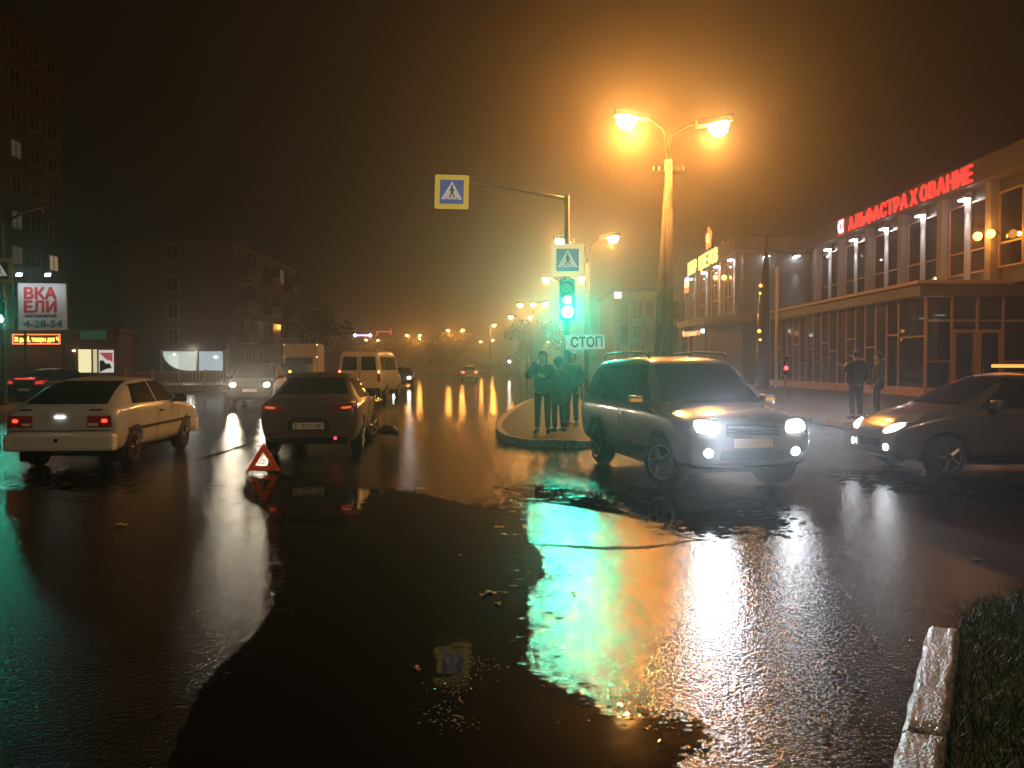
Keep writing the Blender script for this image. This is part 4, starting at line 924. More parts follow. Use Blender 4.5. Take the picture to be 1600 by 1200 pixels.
# pale building farther back on the right
pb = empty('pale_office_block', (0,0,0), 0, 'pale far building with vertical pilasters behind the green glow', 'building')
M_pale = mat('pale_render', (.30,.27,.22), .7, noise=.1, nscale=.6)
box('wall', 12.2, 26, 96, 112, .05, 10.4, M_pale, pb); box('roof_edge', 12.0, 26.2, 95.7, 112.2, 10.42, 10.8, M_fascia, pb)
for k in range(7):
    box('pilaster', 12.5+k*1.5, 12.85+k*1.5, 95.7, 95.99, .1, 9.6, M_col, pb)
    for r_ in range(3):
        w = box('window', 12.98+k*1.5, 13.88+k*1.5, 95.93, 95.985, 1.2+r_*3, 3.2+r_*3, M_black, pb); box('pane', 13.05+k*1.5, 13.81+k*1.5, 95.90, 95.925, 1.28+r_*3, 3.12+r_*3, M_glass, w)
tag(box('wall_light_sign', AX(960,94), AX(970,94), 94, 94.08, AZ(466,94), AZ(457,94), emi('panel_white', (1,.95,.9), 3)), 'small white lit panel on the pale far building', 'sign')

# ------------------------------------------------------------------ left-hand buildings
M_pan = mat('concrete_panel', (.08,.062,.048), .85, noise=.15, nscale=.7); M_pan2 = mat('painted_render', (.10,.085,.062), .85, noise=.15, nscale=.5)
M_redw = mat('red_painted_wall', (.13,.045,.032), .8, noise=.2, nscale=.8); M_frame = mat('window_frame', (.30,.27,.22), .6); M_joint = mat('panel_joint', (.05,.04,.035), .9)
def win_mesh(w, h):
    bm = bmesh.new(); t = .07
    for x0, x1, z0, z1 in ((-w/2,w/2,0,t),(-w/2,w/2,h-t,h),(-w/2,-w/2+t,t,h-t),(w/2-t,w/2,t,h-t),(-t/2,t/2,t,h-t)): add_box(bm, x0, x1, -.08, .02, z0, z1)
    me = bpy.data.meshes.new('window'); bm.to_mesh(me); bm.free(); me.materials.append(M_frame); return me
def pane_mesh(w, h, m):
    bm = bmesh.new(); add_box(bm, -w/2+.07, w/2-.07, -.03, -.01, .07, h-.07); me = bpy.data.meshes.new('pane'); bm.to_mesh(me); bm.free(); me.materials.append(m); return me
M_wdark = mat('dark_window', (.015,.017,.02), .08)
WM = win_mesh(1.5, 1.5); PD = pane_mesh(1.5, 1.5, M_wdark)
PL = {k: pane_mesh(1.5, 1.5, emi('lit_pane_'+k, cl, s)) for k, cl, s in (('blue',(.45,.72,.75),.22),('warm',(1,.68,.35),.30),('dim',(.75,.62,.45),.07),('cream',(1,.8,.55),.12))}
hr = empty('highrise_block', (0,0,0), 0, 'dark many-storeyed apartment block at the far left with few lit windows', 'building')
box('wall', -60, -43, 50, 77, .05, 31.2, M_pan, hr); box('parapet', -60.2, -42.8, 49.8, 77.2, 31.21, 31.8, M_joint, hr)
lit = {(4,1): 'blue', (3,2): 'cream', (1,3): 'dim', (1,2): 'warm', (0,2): 'cream'}
for fl_ in range(10):
    for k in range(4):
        w = link('window', WM, None, hr, (-42.97, 75.2-2.75*k, 1.2+fl_*3.05), (0,0,R(90)))
        key = {(2,0): 'dim', (3,0): 'warm', (8,3): 'blue', (4,2): 'dim', (6,2): 'dim', (3,2): 'dim', (2,1): 'warm'}.get((fl_,k))
        link('pane', PL[key] if key else PD, None, w)
    box('panel_joint', -43.02, -42.985, 50, 77, fl_*3.05+.55, fl_*3.05+.60, M_joint, hr)
ap = empty('apartment_block', (0,0,0), 0, 'four-storey apartment block with hipped roof and a lit shop window below', 'building')
x0, x1, y0, y1, H_ = AX(190,70), AX(366,70), 70, 90, 12.4
box('end_wall', x0, x1, y0, y1, .05, H_, M_pan2, ap); box('eaves', x0-.5, x1+.5, y0-.5, y1+.5, H_+.005, H_+.25, M_joint, ap)
bm = bmesh.new(); xm = (x0+x1)/2
e = [bm.verts.new(p) for p in ((x0-.5,y0-.5,H_+.25),(x1+.5,y0-.5,H_+.25),(x1+.5,y1+.5,H_+.25),(x0-.5,y1+.5,H_+.25))]; r1 = bm.verts.new((xm,y0+2.5,H_+1.0)); r2 = bm.verts.new((xm,y1-2.5,H_+1.0))
for q in ((e[0],e[1],r1),(e[1],e[2],r2,r1),(e[2],e[3],r2),(e[3],e[0],r1,r2)): bm.faces.new(q)
bm_obj('roof', bm, M_roofm, ap)
bm = bmesh.new(); add_box(bm, AX(290,70), x1-.3, y0-.03, y0-.004, 3.2, 7.2); bm_obj('red_wall_panel', bm, M_redw, ap)
for zc in (395,444,486,526):
    z = AZ(zc,70)-.75; w = link('window', WM, None, ap, (AX(272,70), y0-.02, z)); w.scale = (.62,1,.95); link('pane', PD, None, w)
for k in range(5):
    for fl_ in range(4):
        z = 1.5+fl_*2.85; yy = 72+3.6*k
        w = link('window', WM, None, ap, (x1+.02, yy+1.6, z), (0,0,R(90))); link('pane', PL['cream'] if (k,fl_) == (3,3) else PD, None, w)
        if k in (0,2,4) and fl_ > 0:
            b_ = empty('balcony', (x1, yy, z-.9)); b_.parent = ap
            box('slab', .02,1.1,-1.3,1.3,0,.14, M_concrete, b_); box('front_panel', 1.02,1.09,-1.3,1.3,.15,1.05, M_pan2, b_)
            for s_ in (-1.28,1.22): box('side_panel', .02,1.01,s_,s_+.06,.15,1.05, M_pan2, b_)
            box('glazing', 1.03,1.06,-1.25,1.25,1.06,2.2, M_wdark, b_)
# the lit shop front
sh = empty('lit_shop_front', (0,0,0), 0, 'bright white shop window at the foot of the apartment block', 'shop front')
sx0, sx1, sz0, sz1 = AX(252,69.4), AX(350,69.4), AZ(579,69.4), AZ(549,69.4); sxm = AX(308,69.4)
M_shop = emi('shop_light', (.95,.95,.80), 1.3); M_shop2 = emi('shop_light_cool', (.80,.82,.90), 1.15)
box('back_light', sx0, sxm-.06, 69.72, 69.76, sz0, sz1, M_shop, sh); box('back_light', sxm+.06, sx1, 69.72, 69.76, sz0, sz1, M_shop2, sh)
for a, b in ((sx0,sxm-.05),(sxm+.05,sx1)): box('pane', a+.02, b-.02, 69.38, 69.40, sz0, sz1, glass_material('shop_glass', (.02,.02,.02), .9) if a == sx0 else bpy.data.materials['shop_glass'], sh)
for x in (sx0, sxm, sx1): box('frame', x-.06, x+.06, 69.34, 69.71, sz0-.1, sz1+.1, M_frame, sh)
box('frame', sx0-.06, sx1+.06, 69.34, 69.71, sz0-.22, sz0-.11, M_frame, sh); box('sign_board', sx0-.3, sx1+.3, 69.3, 69.7, sz1+.12, sz1+.75, mat('sign_board_dark', (.10,.07,.05), .6), sh)
plate('green_poster', [(sx0+.05,sz0)] + [(sx0+.05+2.2*(1-math.cos(R(90)*k/8)), sz1-(sz1-sz0)*math.sin(R(90)*k/8)) for k in range(9)][::-1], 69.55, 69.58, mat('poster_green', (.02,.09,.07), .6), sh)
box('bright_door', AX(263,69.6), AX(279,69.6), 69.6, 69.64, sz0+.05, sz1-.3, emi('door_glow', (1,1,.92), 1.6), sh)
lathe('ceiling_lamp', [(.02,-.1),(.16,0),(.02,.1)], emi('shop_bulb', (1,1,.95), 6), sh, 12, 'z', (AX(273,69.5),69.5,sz1-.25))
lathe('ceiling_lamp', [(.02,-.2),(.3,0),(.02,.2)], emi('shop_bulb_cool', (.85,.88,1), 2.5), sh, 12, 'z', (AX(337,69.6),69.66,sz1-.5))
point('shop_spill', ((sx0+sx1)/2, 68.9, 2.6), (1,.95,.85), 60, .3, sh)
# low red shop on the far left
rs = empty('low_red_shop', (0,0,0), 0, 'low dark red shop with lit yellow windows at the left', 'building')
lx0, lx1 = -44.0, AX(186,55)
box('wall', lx0, lx1, 55, 57, .05, 3.75, M_redw, rs); box('roof_edge', lx0-.2, lx1+.25, 54.7, 57.2, 3.76, 4.05, mat('roof_trim', (.09,.06,.05), .6), rs)
for nm, pa, pb_, m_ in (('lit_window', 124,143, emi('win_yellow', (1,.90,.50), 1.1)),('lit_window', 147,152, emi('win_yellow2', (1,.85,.48), .75))):
    w = box(nm, AX(pa,55), AX(pb_,55), 54.90, 54.99, AZ(582,55), AZ(546,55), m_, rs); box('frame', AX(pa,55)-.05, AX(pb_,55)+.05, 54.89, 54.985, AZ(582,55)-.07, AZ(582,55)-.005, M_dsteel, w); box('frame', AX(pa,55)-.05, AX(pb_,55)+.05, 54.89, 54.985, AZ(546,55)+.005, AZ(546,55)+.07, M_dsteel, w)
lb = box('lightbox_poster', AX(156,55), AX(178,55), 54.88, 54.99, AZ(582,55), AZ(547,55), emi('poster_white', (1,.93,.90), .7), rs)
X0, X1, Z0, Z1 = AX(156,55), AX(178,55), AZ(582,55), AZ(547,55)
plate('poster_red_part', [(X0+.05,Z1-.18),(X1-.02,Z1-.18),(X1-.02,Z0+.75),(X0+.5,Z0+.9)], 54.868, 54.876, emi('poster_red_lit', (.9,.14,.16), .45), lb)
plate('poster_dark_part', [(X0+.06,Z0+.02),(X0+.06,Z0+.8),(X0+.3,Z0+.85),(X0+.5,Z0+.6),(X1-.2,Z0+.62),(X1-.08,Z0+.3),(X0+.55,Z0+.25)], 54.862, 54.867, mat('poster_ink', (.02,.02,.022), .5), lb)
wl = lathe('door_lamp', [(.02,-.08),(.13,0),(.02,.08)], emi('door_bulb', (1,.8,.35), 5), rs, 12, 'z', (AX(116,54.8),54.8,AZ(548,54.8)))
box('door', AX(107,55), AX(119,55), 54.93, 54.99, .1, 2.3, mat('door_dark', (.05,.045,.05), .4), rs)
tag(box('green_signboard', AX(127,54.3), AX(167,54.3), 54.2, 54.3, AZ(530,54.3), AZ(517,54.3), mat('board_green', (.04,.28,.20), .6, emit=(.03,.3,.2), es=.10), None, .01), 'plain green signboard on the roof edge of the low red shop', 'sign')
# LED ticker
lt = empty('led_ticker', (AX(20,54.4), 54.4, AZ(538,54.4)), 0, 'red LED ticker with yellow scrolling text on the low red shop', 'sign')
w = AX(95,54.4)-AX(20,54.4); h = AZ(522,54.4)-AZ(538,54.4)
box('casing', -.08, w+.08, 0, .12, -.08, h+.08, M_black, lt)
M_ledr = emi('led_red', (1,.16,.05), 3.0)
for a in ((0,w,0,.07),(0,w,h-.07,h),(0,.07,.07,h-.07),(w-.07,w,.07,h-.07)): box('border_light', a[0], a[1], -.02, -.002, a[2], a[3], M_ledr, lt)
lettering('ticker_text', '30 дней, товары для Ч', .46, emi('led_yellow', (1,.62,.08), 3.5), lt, (.12,-.008,.18), ext=.004, width=w-.25, bold=.012)
point('ticker_glow', (w/2, -.8, h/2), (1,.08,.03), 35, .4, lt)
# billboard
bb = empty('billboard', (AX(30,51), 51, 0), 0, 'white billboard with red letters and two lamps above the low red shop', 'billboard')
w = AX(105,51)-AX(30,51); zb, zt = AZ(516,51), AZ(442,51)
plate('panel', [(0,zb),(w,zb+.02),(w,zt-.06),(0,zt)], 0, .12, mat('billboard_white', (.78,.80,.80), .6), bb)
M_bred = mat('billboard_red', (.62,.05,.05), .6); M_bteal = mat('billboard_teal', (.03,.25,.27), .6)
lettering('red_letters', 'ВКА', .98, M_bred, bb, (.32,-.01,zt-1.02), ext=.006, bold=.045, width=2.1)
lettering('red_letters', 'ЕЛИ', .98, M_bred, bb, (.32,-.01,zt-1.88), ext=.006, bold=.045, width=2.1)
lettering('small_letters', 'материалов', .30, mat('billboard_ink', (.05,.06,.10), .6), bb, (.42,-.01,zt-2.18), ext=.006, bold=.012, width=2.0)
lettering('phone_digits', '4-28-54', .62, M_bteal, bb, (.36,-.01,zt-2.83), ext=.006, bold=.02, width=2.45)
for x in (.3, w-.3): tube('post', [(x,.2,.1),(x,.2,zb+.4)], .09, M_dsteel, bb, 10)
for k, x in enumerate((AX(42,51)-AX(30,51), AX(86,51)-AX(30,51))):
    tube('lamp_arm', [(x,.1,zt-.05),(x,-.5,zt+.35)], .025, M_dsteel, bb, 6)
    f = box('floodlight', -.20,.20,-.10,.08,-.12,.12, M_dsteel, bb, .02, loc=(x,-.55,zt+.38), rot=(R(-25),0,0))
    box('flood_lens', -.17,.17,-.115,-.102,-.10,.10, emi('flood_white%s' % k, (.82,.90,1), (45,16)[k]), f)
    spot('flood_light', (x,-.75,zt+.42), (0,.75,-1), (.86,.93,1), (190,130)[k], 150, .8, .1, bb)
# railing on a low wall
fe = empty('railing', (0,0,0), 0, 'pale picket railing on a low wall along the left roadside', 'railing')
fy = 46.5; fx0, fx1 = AX(196,fy), AX(362,fy)
box('low_wall', fx0, fx1, fy-.15, fy+.15, .08, .42, M_concrete, fe, .02)
M_rail = mat('rail_paint', (.45,.36,.27), .5)
for z in (.55,1.12): box('rail', fx0, fx1, fy-.03, fy+.03, z, z+.06, M_rail, fe)
bm = bmesh.new(); add_box(bm, -.035,.035,-.045,-.031,.45,1.2); pm = bpy.data.meshes.new('picket'); bm.to_mesh(pm); bm.free(); pm.materials.append(M_rail)
n = int((fx1-fx0)/.2)
for k in range(n): link('picket', pm, None, fe, (fx0+.1+k*.2, fy, 0))
for k in range(5): box('rail_post', fx0+k*(fx1-fx0)/4-.05, fx0+k*(fx1-fx0)/4+.05, fy-.05, fy+.05, .43, 1.35, M_rail, fe)
# far signs and lights
fn = empty('far_neon_sign', (AX(567,210), 210, AZ(524,210)), 0, 'distant white-violet neon bar between two white lamps', 'sign')
tube('neon_tube', [(-1.6,0,0),(1.6,0,0)], .22, emi('neon_violet', (.75,.55,1), 4), fn, 8)
for x in (-2.0,2.0): lathe('end_lamp', [(.05,-.45),(.5,0),(.05,.45)], emi('neon_end', (.85,.95,1), 12), fn, 12, 'z', (x,0,0))
tube('support', [(0,.3,0),(0,.3,-AZ(524,210))], .15, M_dsteel, fn, 8)
fr = empty('far_red_sign', (AX(601,212), 212, AZ(520,212)), 0, 'distant thin red neon outline right of the white neon bar', 'sign')
for a, b in (((-1.9,0,-.6),(-1.9,0,.3)),((-1.9,0,.3),(1.7,0,.3)),((1.7,0,1.0),(1.7,0,-.6))): tube('neon_line', [a, b], .09, emi('neon_redline', (1,.05,.06), 3), fr, 6)
tube('support', [(0,.3,.3),(0,.3,-AZ(520,212))], .12, M_dsteel, fr, 8)
wp = empty('white_lamp_post', (AX(796,118), 118, 0), 0, 'low post with a single small white lamp far down the road', 'lamp')
tube('post', [(0,0,0),(0,0,2.0)], .06, M_dsteel, wp, 8); lathe('lamp_globe', [(.02,-.2),(.16,-.12),(.2,0),(.16,.12),(.02,.2)], emi('white_globe', (1,.9,.75), 30), wp, 14, 'z', (0,0,AZ(565,118)))
ob = empty('amber_lamp_post', (AX(909,34), 34, .12), 0, 'low post with a small amber lamp just left of the SUV', 'lamp')
tube('post', [(0,0,0),(0,0,.85)], .05, M_dsteel, ob, 8); lathe('lamp_globe', [(.02,-.09),(.06,-.06),(.085,0),(.06,.06),(.02,.09)], emi('amber_globe', (1,.55,.25), 18), ob, 14, 'z', (0,0,AZ(591,34)-.12))

# ------------------------------------------------------------------ trees
M_bark = mat('bark', (.07,.05,.035), .9); M_leaf = mat('autumn_leaf', (.11,.085,.03), .6, noise=.4, nscale=.8); M_wood = mat('far_foliage', (.018,.017,.011), .8)
def tree(x, y, h, r, label, seed, nleaf=2200, ls=.28):
    rnd = random.Random(seed); o = empty('tree', (x, y, 0), 0, label, 'tree', 'trees along the far road')
    bm = bmesh.new(); add_tube(bm, [(0,0,0),(.1,0,h*.35),(.05,.1,h*.75)], [.22,.15,.06], 8)
    cl = []
    for k in range(12):
        a = rnd.uniform(0, 6.28); z0 = h*rnd.uniform(.3,.65); e = Vector((math.cos(a)*r*rnd.uniform(.4,.9), math.sin(a)*r*rnd.uniform(.4,.9), z0 + h*rnd.uniform(.1,.32)))
        add_tube(bm, [(.05,0,z0), (e.x*.5, e.y*.5, (z0+e.z)/2+.1), tuple(e)], [.07,.045,.015], 5); cl.append((e, r*rnd.uniform(.28,.5)))
    cl.append((Vector((0,0,h*.86)), r*.5)); bm_obj('trunk', bm, M_bark, o, smooth=True)
    bm = bmesh.new()
    for k in range(nleaf):
        c_, cr = rnd.choice(cl); v = Vector((rnd.gauss(0,1), rnd.gauss(0,1), rnd.gauss(0,.8))); v = v.normalized()*cr*rnd.random()**.4; p = c_ + v
        u = Vector((rnd.gauss(0,1), rnd.gauss(0,1), rnd.gauss(0,1))).normalized(); w = u.cross(Vector((rnd.gauss(0,1), rnd.gauss(0,1), rnd.gauss(0,1)))).normalized(); s = ls*rnd.uniform(.5,1.2)
        bm.faces.new([bm.verts.new(q) for q in (p+u*s, p+w*s*.5, p-u*s, p-w*s*.5)])
    bm_obj('crown', bm, M_leaf, o)
tree(AX(822,104), 104, 7.2, 3.2, 'orange-lit tree under the lamp cluster left of the green light', 1)
tree(AX(845,112), 112, 7.0, 3.0, 'orange-lit tree right behind the lamp cluster, nearer the green glow', 2)
tree(AX(716,176), 176, 8.2, 4.2, 'orange-lit tree beneath the far lamp pair above the taxi', 3, 1800, .4)
tree(AX(646,204), 204, 8.0, 4.4, 'orange-lit tree beneath the far lamp pair right of the minibus', 4, 1800, .4)
tree(AX(690,170), 170, 6.0, 3.2, 'lower dark tree left of the far pair above the taxi', 5, 1500, .4)
tree(AX(505,95), 95, 8.5, 3.6, 'dark bare-looking tree behind the box truck', 6, 1500, .3)
# far wood that closes the horizon: uncountable
bm = bmesh.new(); rnd = random.Random(11)
for k in range(17000):
    t = rnd.random(); x = -150 + 300*t; hh = 8 + 4*math.sin(t*23)+3*math.sin(t*61+1) ; p = Vector((x, 285 + 25*math.sin(t*9) + rnd.uniform(-7,7), hh*rnd.random()**.8))
    u = Vector((rnd.gauss(0,1), rnd.gauss(0,1), rnd.gauss(0,1))).normalized(); w = u.cross(Vector((rnd.gauss(0,1), rnd.gauss(0,1), rnd.gauss(0,1)))).normalized(); s = rnd.uniform(.6,1.5)
    bm.faces.new([bm.verts.new(q) for q in (p+u*s, p+w*s*.6, p-u*s, p-w*s*.6)])
tag(bm_obj('far_wood', bm, M_wood), 'dark far belt of trees closing the horizon', 'wood', kind='stuff')

# ------------------------------------------------------------------ people
def skinned(name, verts, edges, root, m, parent, levels=1):
    keys = list(verts); me = bpy.data.meshes.new(name)
    me.from_pydata([verts[k][0] for k in keys], [(keys.index(a), keys.index(b)) for a, b in edges], [])
    def mods(o):
        s = o.modifiers.new('s', 'SKIN'); s.use_smooth_shade = True
        if not me.skin_vertices: return
        for i, k in enumerate(keys):
            r_ = verts[k][1]; me.skin_vertices[0].data[i].radius = r_ if isinstance(r_, tuple) else (r_, r_)
            me.skin_vertices[0].data[i].use_root = (k == root)
        u = o.modifiers.new('u', 'SUBSURF'); u.levels = levels; u.render_levels = levels
    r2 = evaluated(me, mods)
    for p in r2.polygons: p.use_smooth = True
    return link(name, r2, m, parent)
M_skin = mat('skin', (.42,.26,.18), .55)
def person(x, y, z, face, h, label, coat, trousers, hair, arms=None, long_coat=False, hood=False, longhair=False):
    """local +y is the way the person faces"""
    s = h/1.78; o = empty('person', (x, y, z), face, label, 'person'); A = dict(le=(-.27,-.02,1.16), lw=(-.25,.09,.93), re=(.27,-.02,1.16), rw=(.25,.09,.93)); A.update(arms or {})
    V = lambda p: tuple(c*s for c in p)
    J = {'pelvis':((0,0,.96),.10),'spine':((0,0,1.14),.095),'chest':((0,.005,1.34),(.115,.10)),'neck':((0,0,1.49),.052),'skull0':((0,.012,1.57),.066),'skull1':((0,.022,1.655),.088),'skull2':((0,.005,1.725),.066)}
    E = [('pelvis','spine'),('spine','chest'),('chest','neck'),('neck','skull0'),('skull0','skull1'),('skull1','skull2')]
    for sg, L in ((-1,'l'),(1,'r')):
        e, w = Vector(A[L+'e']), Vector(A[L+'w']); d_ = (w-e).normalized(); hd_ = w + d_*.09
        J.update({L+'sh':((sg*.185,0,1.42),.058), L+'el':(tuple(e),.043), L+'wr':(tuple(w),.028), L+'pa':(tuple(hd_),(.036,.022)),
                  L+'hip':((sg*.095,0,.90),.082), L+'kn':((sg*.105,.02,.50),.057), L+'an':((sg*.115,-.02,.09),.038), L+'to':((sg*.135,.13,.035),.036)})
        E += [('chest',L+'sh'),(L+'sh',L+'el'),(L+'el',L+'wr'),(L+'wr',L+'pa'),('pelvis',L+'hip'),(L+'hip',L+'kn'),(L+'kn',L+'an'),(L+'an',L+'to')]
        side = d_.cross(Vector((0,1,0)));  side = side.normalized() if side.length > .1 else Vector((1,0,0))
        for k in range(5):
            off = (k-2)*.017; ln = (.055,.075,.085,.078,.06)[k]; st_ = hd_ + side*off + d_*(.02 if k else -.03); en = st_ + d_*ln*.7 + side*(off*.4 if k else -.035) + Vector((0,.02,0))
            J[L+'f%d' % k] = (tuple(st_), .0095); J[L+'g%d' % k] = (tuple(en), .0075); E += [(L+'pa',L+'f%d' % k),(L+'f%d' % k,L+'g%d' % k)]
    J = {k: (V(p), tuple(q*s for q in r_) if isinstance(r_, tuple) else r_*s) for k, (p, r_) in J.items()}
    body = skinned('body', J, E, 'pelvis', M_skin, o)
    bm = bmesh.new()
    add_tube(bm, [V((0,.100,1.675)), V((0,.128,1.635)), V((0,.10,1.622))], [.008*s,.016*s,.010*s], 6); bm_obj('nose', bm, M_skin, body, smooth=True)
    for sg in (-1,1): lathe('eye', [(.004,-.008),(.011*s,0),(.004,.008)], M_black, body, 8, 'y', V((sg*.034,.098,1.668)))
    box('mouth', -.024*s,.024*s,.094*s,.100*s,1.590*s,1.597*s, mat('lips', (.25,.09,.08), .5), body)
    for sg in (-1,1): lathe('ear', [(.006,-.01),(.028*s,0),(.006,.01)], M_skin, body, 10, 'x', V((sg*.092,.0,1.645)))
    K = {'hem':((0,0,.62 if long_coat else .84),(.225,.17)),'waist':((0,0,1.08),(.195,.15)),'chest':((0,.005,1.34),(.195,.155)),'collar':((0,0,1.485),(.075,.075))}
    F = [('hem','waist'),('waist','chest'),('chest','collar')]
    for sg, L in ((-1,'l'),(1,'r')):
        K.update({L+'sh':((sg*.20,0,1.41),.092), L+'el':(A[L+'e'],.078), L+'wr':(A[L+'w'],.055)}); F += [('chest',L+'sh'),(L+'sh',L+'el'),(L+'el',L+'wr')]
    K = {k: (V(p), tuple(q*s for q in r_) if isinstance(r_, tuple) else r_*s) for k, (p, r_) in K.items()}
    jk = skinned('coat', K, F, 'chest', coat, o)
    T = {'top':((0,0,.98),(.155,.12))}; F = []
    for sg, L in ((-1,'l'),(1,'r')):
        T.update({L+'hip':((sg*.10,0,.86),.102), L+'kn':((sg*.108,.02,.50),.076), L+'cuff':((sg*.116,-.015,.10),.064)}); F += [('top',L+'hip'),(L+'hip',L+'kn'),(L+'kn',L+'cuff')]
    T = {k: (V(p), tuple(q*s for q in r_) if isinstance(r_, tuple) else r_*s) for k, (p, r_) in T.items()}
    skinned('trousers', T, F, 'top', trousers, o)
    for sg in (-1,1):
        bm = bmesh.new(); add_tube(bm, [V((sg*.115,-.09,.045)), V((sg*.118,-.02,.07)), V((sg*.128,.08,.05)), V((sg*.138,.18,.038))], [.036*s,.052*s,.046*s,.03*s], 10); bm_obj('shoe', bm, M_black, o, smooth=True)
    bm = bmesh.new(); k_ = 1.22 if hood else 1.0
    bmesh.ops.create_uvsphere(bm, u_segments=20, v_segments=14, radius=1, matrix=Matrix.Translation(V((0,-.012,1.672))) @ Matrix.Diagonal((.100*s*k_,.112*s*k_,.108*s*k_,1)))
    zc = (1.60 if hood else 1.69)*s; kill = [v for v in bm.verts if (v.co.y > .045*s and v.co.z < (1.735 if hood else 1.71)*s) or (v.co.z < zc-.10*s and not hood) or (v.co.y > .0 and v.co.z < zc-.03*s)]
    bmesh.ops.delete(bm, geom=kill, context='VERTS'); bmesh.ops.solidify(bm, geom=bm.faces[:], thickness=-.008)
    hair_o = bm_obj('hood' if hood else 'hair', bm, coat if hood else hair, o, smooth=True)
    if longhair:
        tube('hair_fall', [V((0,-.05,1.68)), V((0,-.085,1.56)), V((0,-.105,1.42)), V((0,-.11,1.30))], [.075*s,.085*s,.085*s,.03*s], hair, hair_o, 12)
    return o
Mc1 = mat('coat_black', (.018,.018,.020), .8); Mc2 = mat('coat_dark_green', (.022,.03,.028), .8); Mc3 = mat('coat_navy', (.014,.017,.028), .8); Mt = mat('trousers_dark', (.02,.019,.02), .85); Mh = mat('hair_dark', (.02,.014,.010), .6)
d = 17.2
person(AX(848,d), d, .125, R(168), 1.77, 'person with long dark hair in black, hand raised to the ear, leftmost on the island', Mc1, Mt, Mh, dict(re=(.33,.10,1.20), rw=(.13,.12,1.56), le=(-.30,.12,1.18), lw=(-.08,.27,1.24)), longhair=True)
person(AX(874,d), d+.25, .125, R(30), 1.64, 'person in a hooded dark coat, middle of the three on the island', Mc2, Mt, Mh, None, long_coat=True, hood=True)
person(AX(893,19.4), 19.3, .125, R(150), 1.79, 'person half hidden behind the hooded one, beside the traffic light pole', Mc1, Mt, Mh)
person(AX(1338,21), 21, .165, R(15), 1.84, 'person in dark clothes with bent elbow, left of the two by the glazed facade', Mc3, Mt, Mh, dict(le=(-.36,.02,1.22), lw=(-.20,.16,1.36)))
person(AX(1371,21.4), 21.4, .165, R(70), 1.76, 'person in dark clothes, right of the two by the glazed facade', Mc1, Mt, Mh)

# ------------------------------------------------------------------ grass verge with its kerb, bottom right
vg = [(1.22,2.25),(1.76,3.17),(2.2,3.9),(2.55,4.55),(2.72,4.82),(3.02,5.1),(3.41,5.33),(4.2,5.6),(6.5,5.8),(9,5.6),(9,1.2),(.9,1.5)]
tag(sheet('verge_soil', vg, .07, mat('verge_earth', (.018,.015,.009), .85, noise=.4, nscale=9, bump=.8, bscale=30)), kind='structure')
vk = empty('verge_kerb', (0,0,0)); tag(vk, kind='structure')
def rough_kerb(p0, p1, w=.16, hgt=.115):
    p0, p1 = Vector(p0), Vector(p1); L = (p1-p0).length; bm = bmesh.new(); rnd = random.Random(5)
    add_box(bm, 0, L-.01, -w/2, w/2, -.05, hgt)
    bmesh.ops.subdivide_edges(bm, edges=[e for e in bm.edges], cuts=9, use_grid_fill=True)
    for v in bm.verts:
        edge = (abs(abs(v.co.y)-w/2) < .01) + (v.co.z > hgt-.01)
        v.co += Vector((0, -math.copysign(.018, v.co.y) if edge == 2 else 0, -.016 if edge == 2 else 0)) + Vector((rnd.uniform(-.005,.005), rnd.uniform(-.006,.006), rnd.uniform(-.006,.006)))
    a = math.atan2((p1-p0).y, (p1-p0).x)
    bm_obj('kerb_stone', bm, mat('wet_kerb', (.12,.105,.09), .34, noise=.75, nscale=18, bump=1.0, bscale=70), vk, (p0.x, p0.y, 0), (0,0,a), True)
rough_kerb((1.06,2.2), (1.665,3.2)); rough_kerb((1.672,3.21), (2.45,4.50))
bm = bmesh.new(); rnd = random.Random(3)
def inside(x, y):
    c_ = False; n_ = len(vg)
    for i in range(n_):
        (xa,ya),(xb,yb) = vg[i], vg[i-1]
        if (ya > y) != (yb > y) and x < (xb-xa)*(y-ya)/(yb-ya)+xa: c_ = not c_
    return c_
cnt = 0
while cnt < 26000:
    x, y = rnd.uniform(1.2,5.0), rnd.uniform(2.3,5.8)
    if not inside(x+.02*rnd.random(), y): continue
    if inside(x-.05, y) is False and rnd.random() < .3: continue
    cnt += 1; hgt = rnd.uniform(.03,.11); a = rnd.uniform(0,6.28); w = .0028; lean = Vector((rnd.gauss(0,.035), rnd.gauss(0,.035), 0)); b0 = Vector((x,y,.068)); sd = Vector((math.cos(a)*w, math.sin(a)*w, 0))
    v = [bm.verts.new(q) for q in (b0-sd, b0+sd, b0+lean*.5+sd*.8+Vector((0,0,hgt*.6)), b0+lean*.5-sd*.8+Vector((0,0,hgt*.6)), b0+lean*1.3+Vector((0,0,hgt)))]
    bm.faces.new(v[:4]); bm.faces.new((v[3], v[2], v[4]))
tag(bm_obj('grass', bm, mat('wet_grass', (.026,.052,.010), .6, spec=.12, noise=.4, nscale=6)), 'short wet grass on the verge in the bottom right corner', 'grass', kind='stuff')

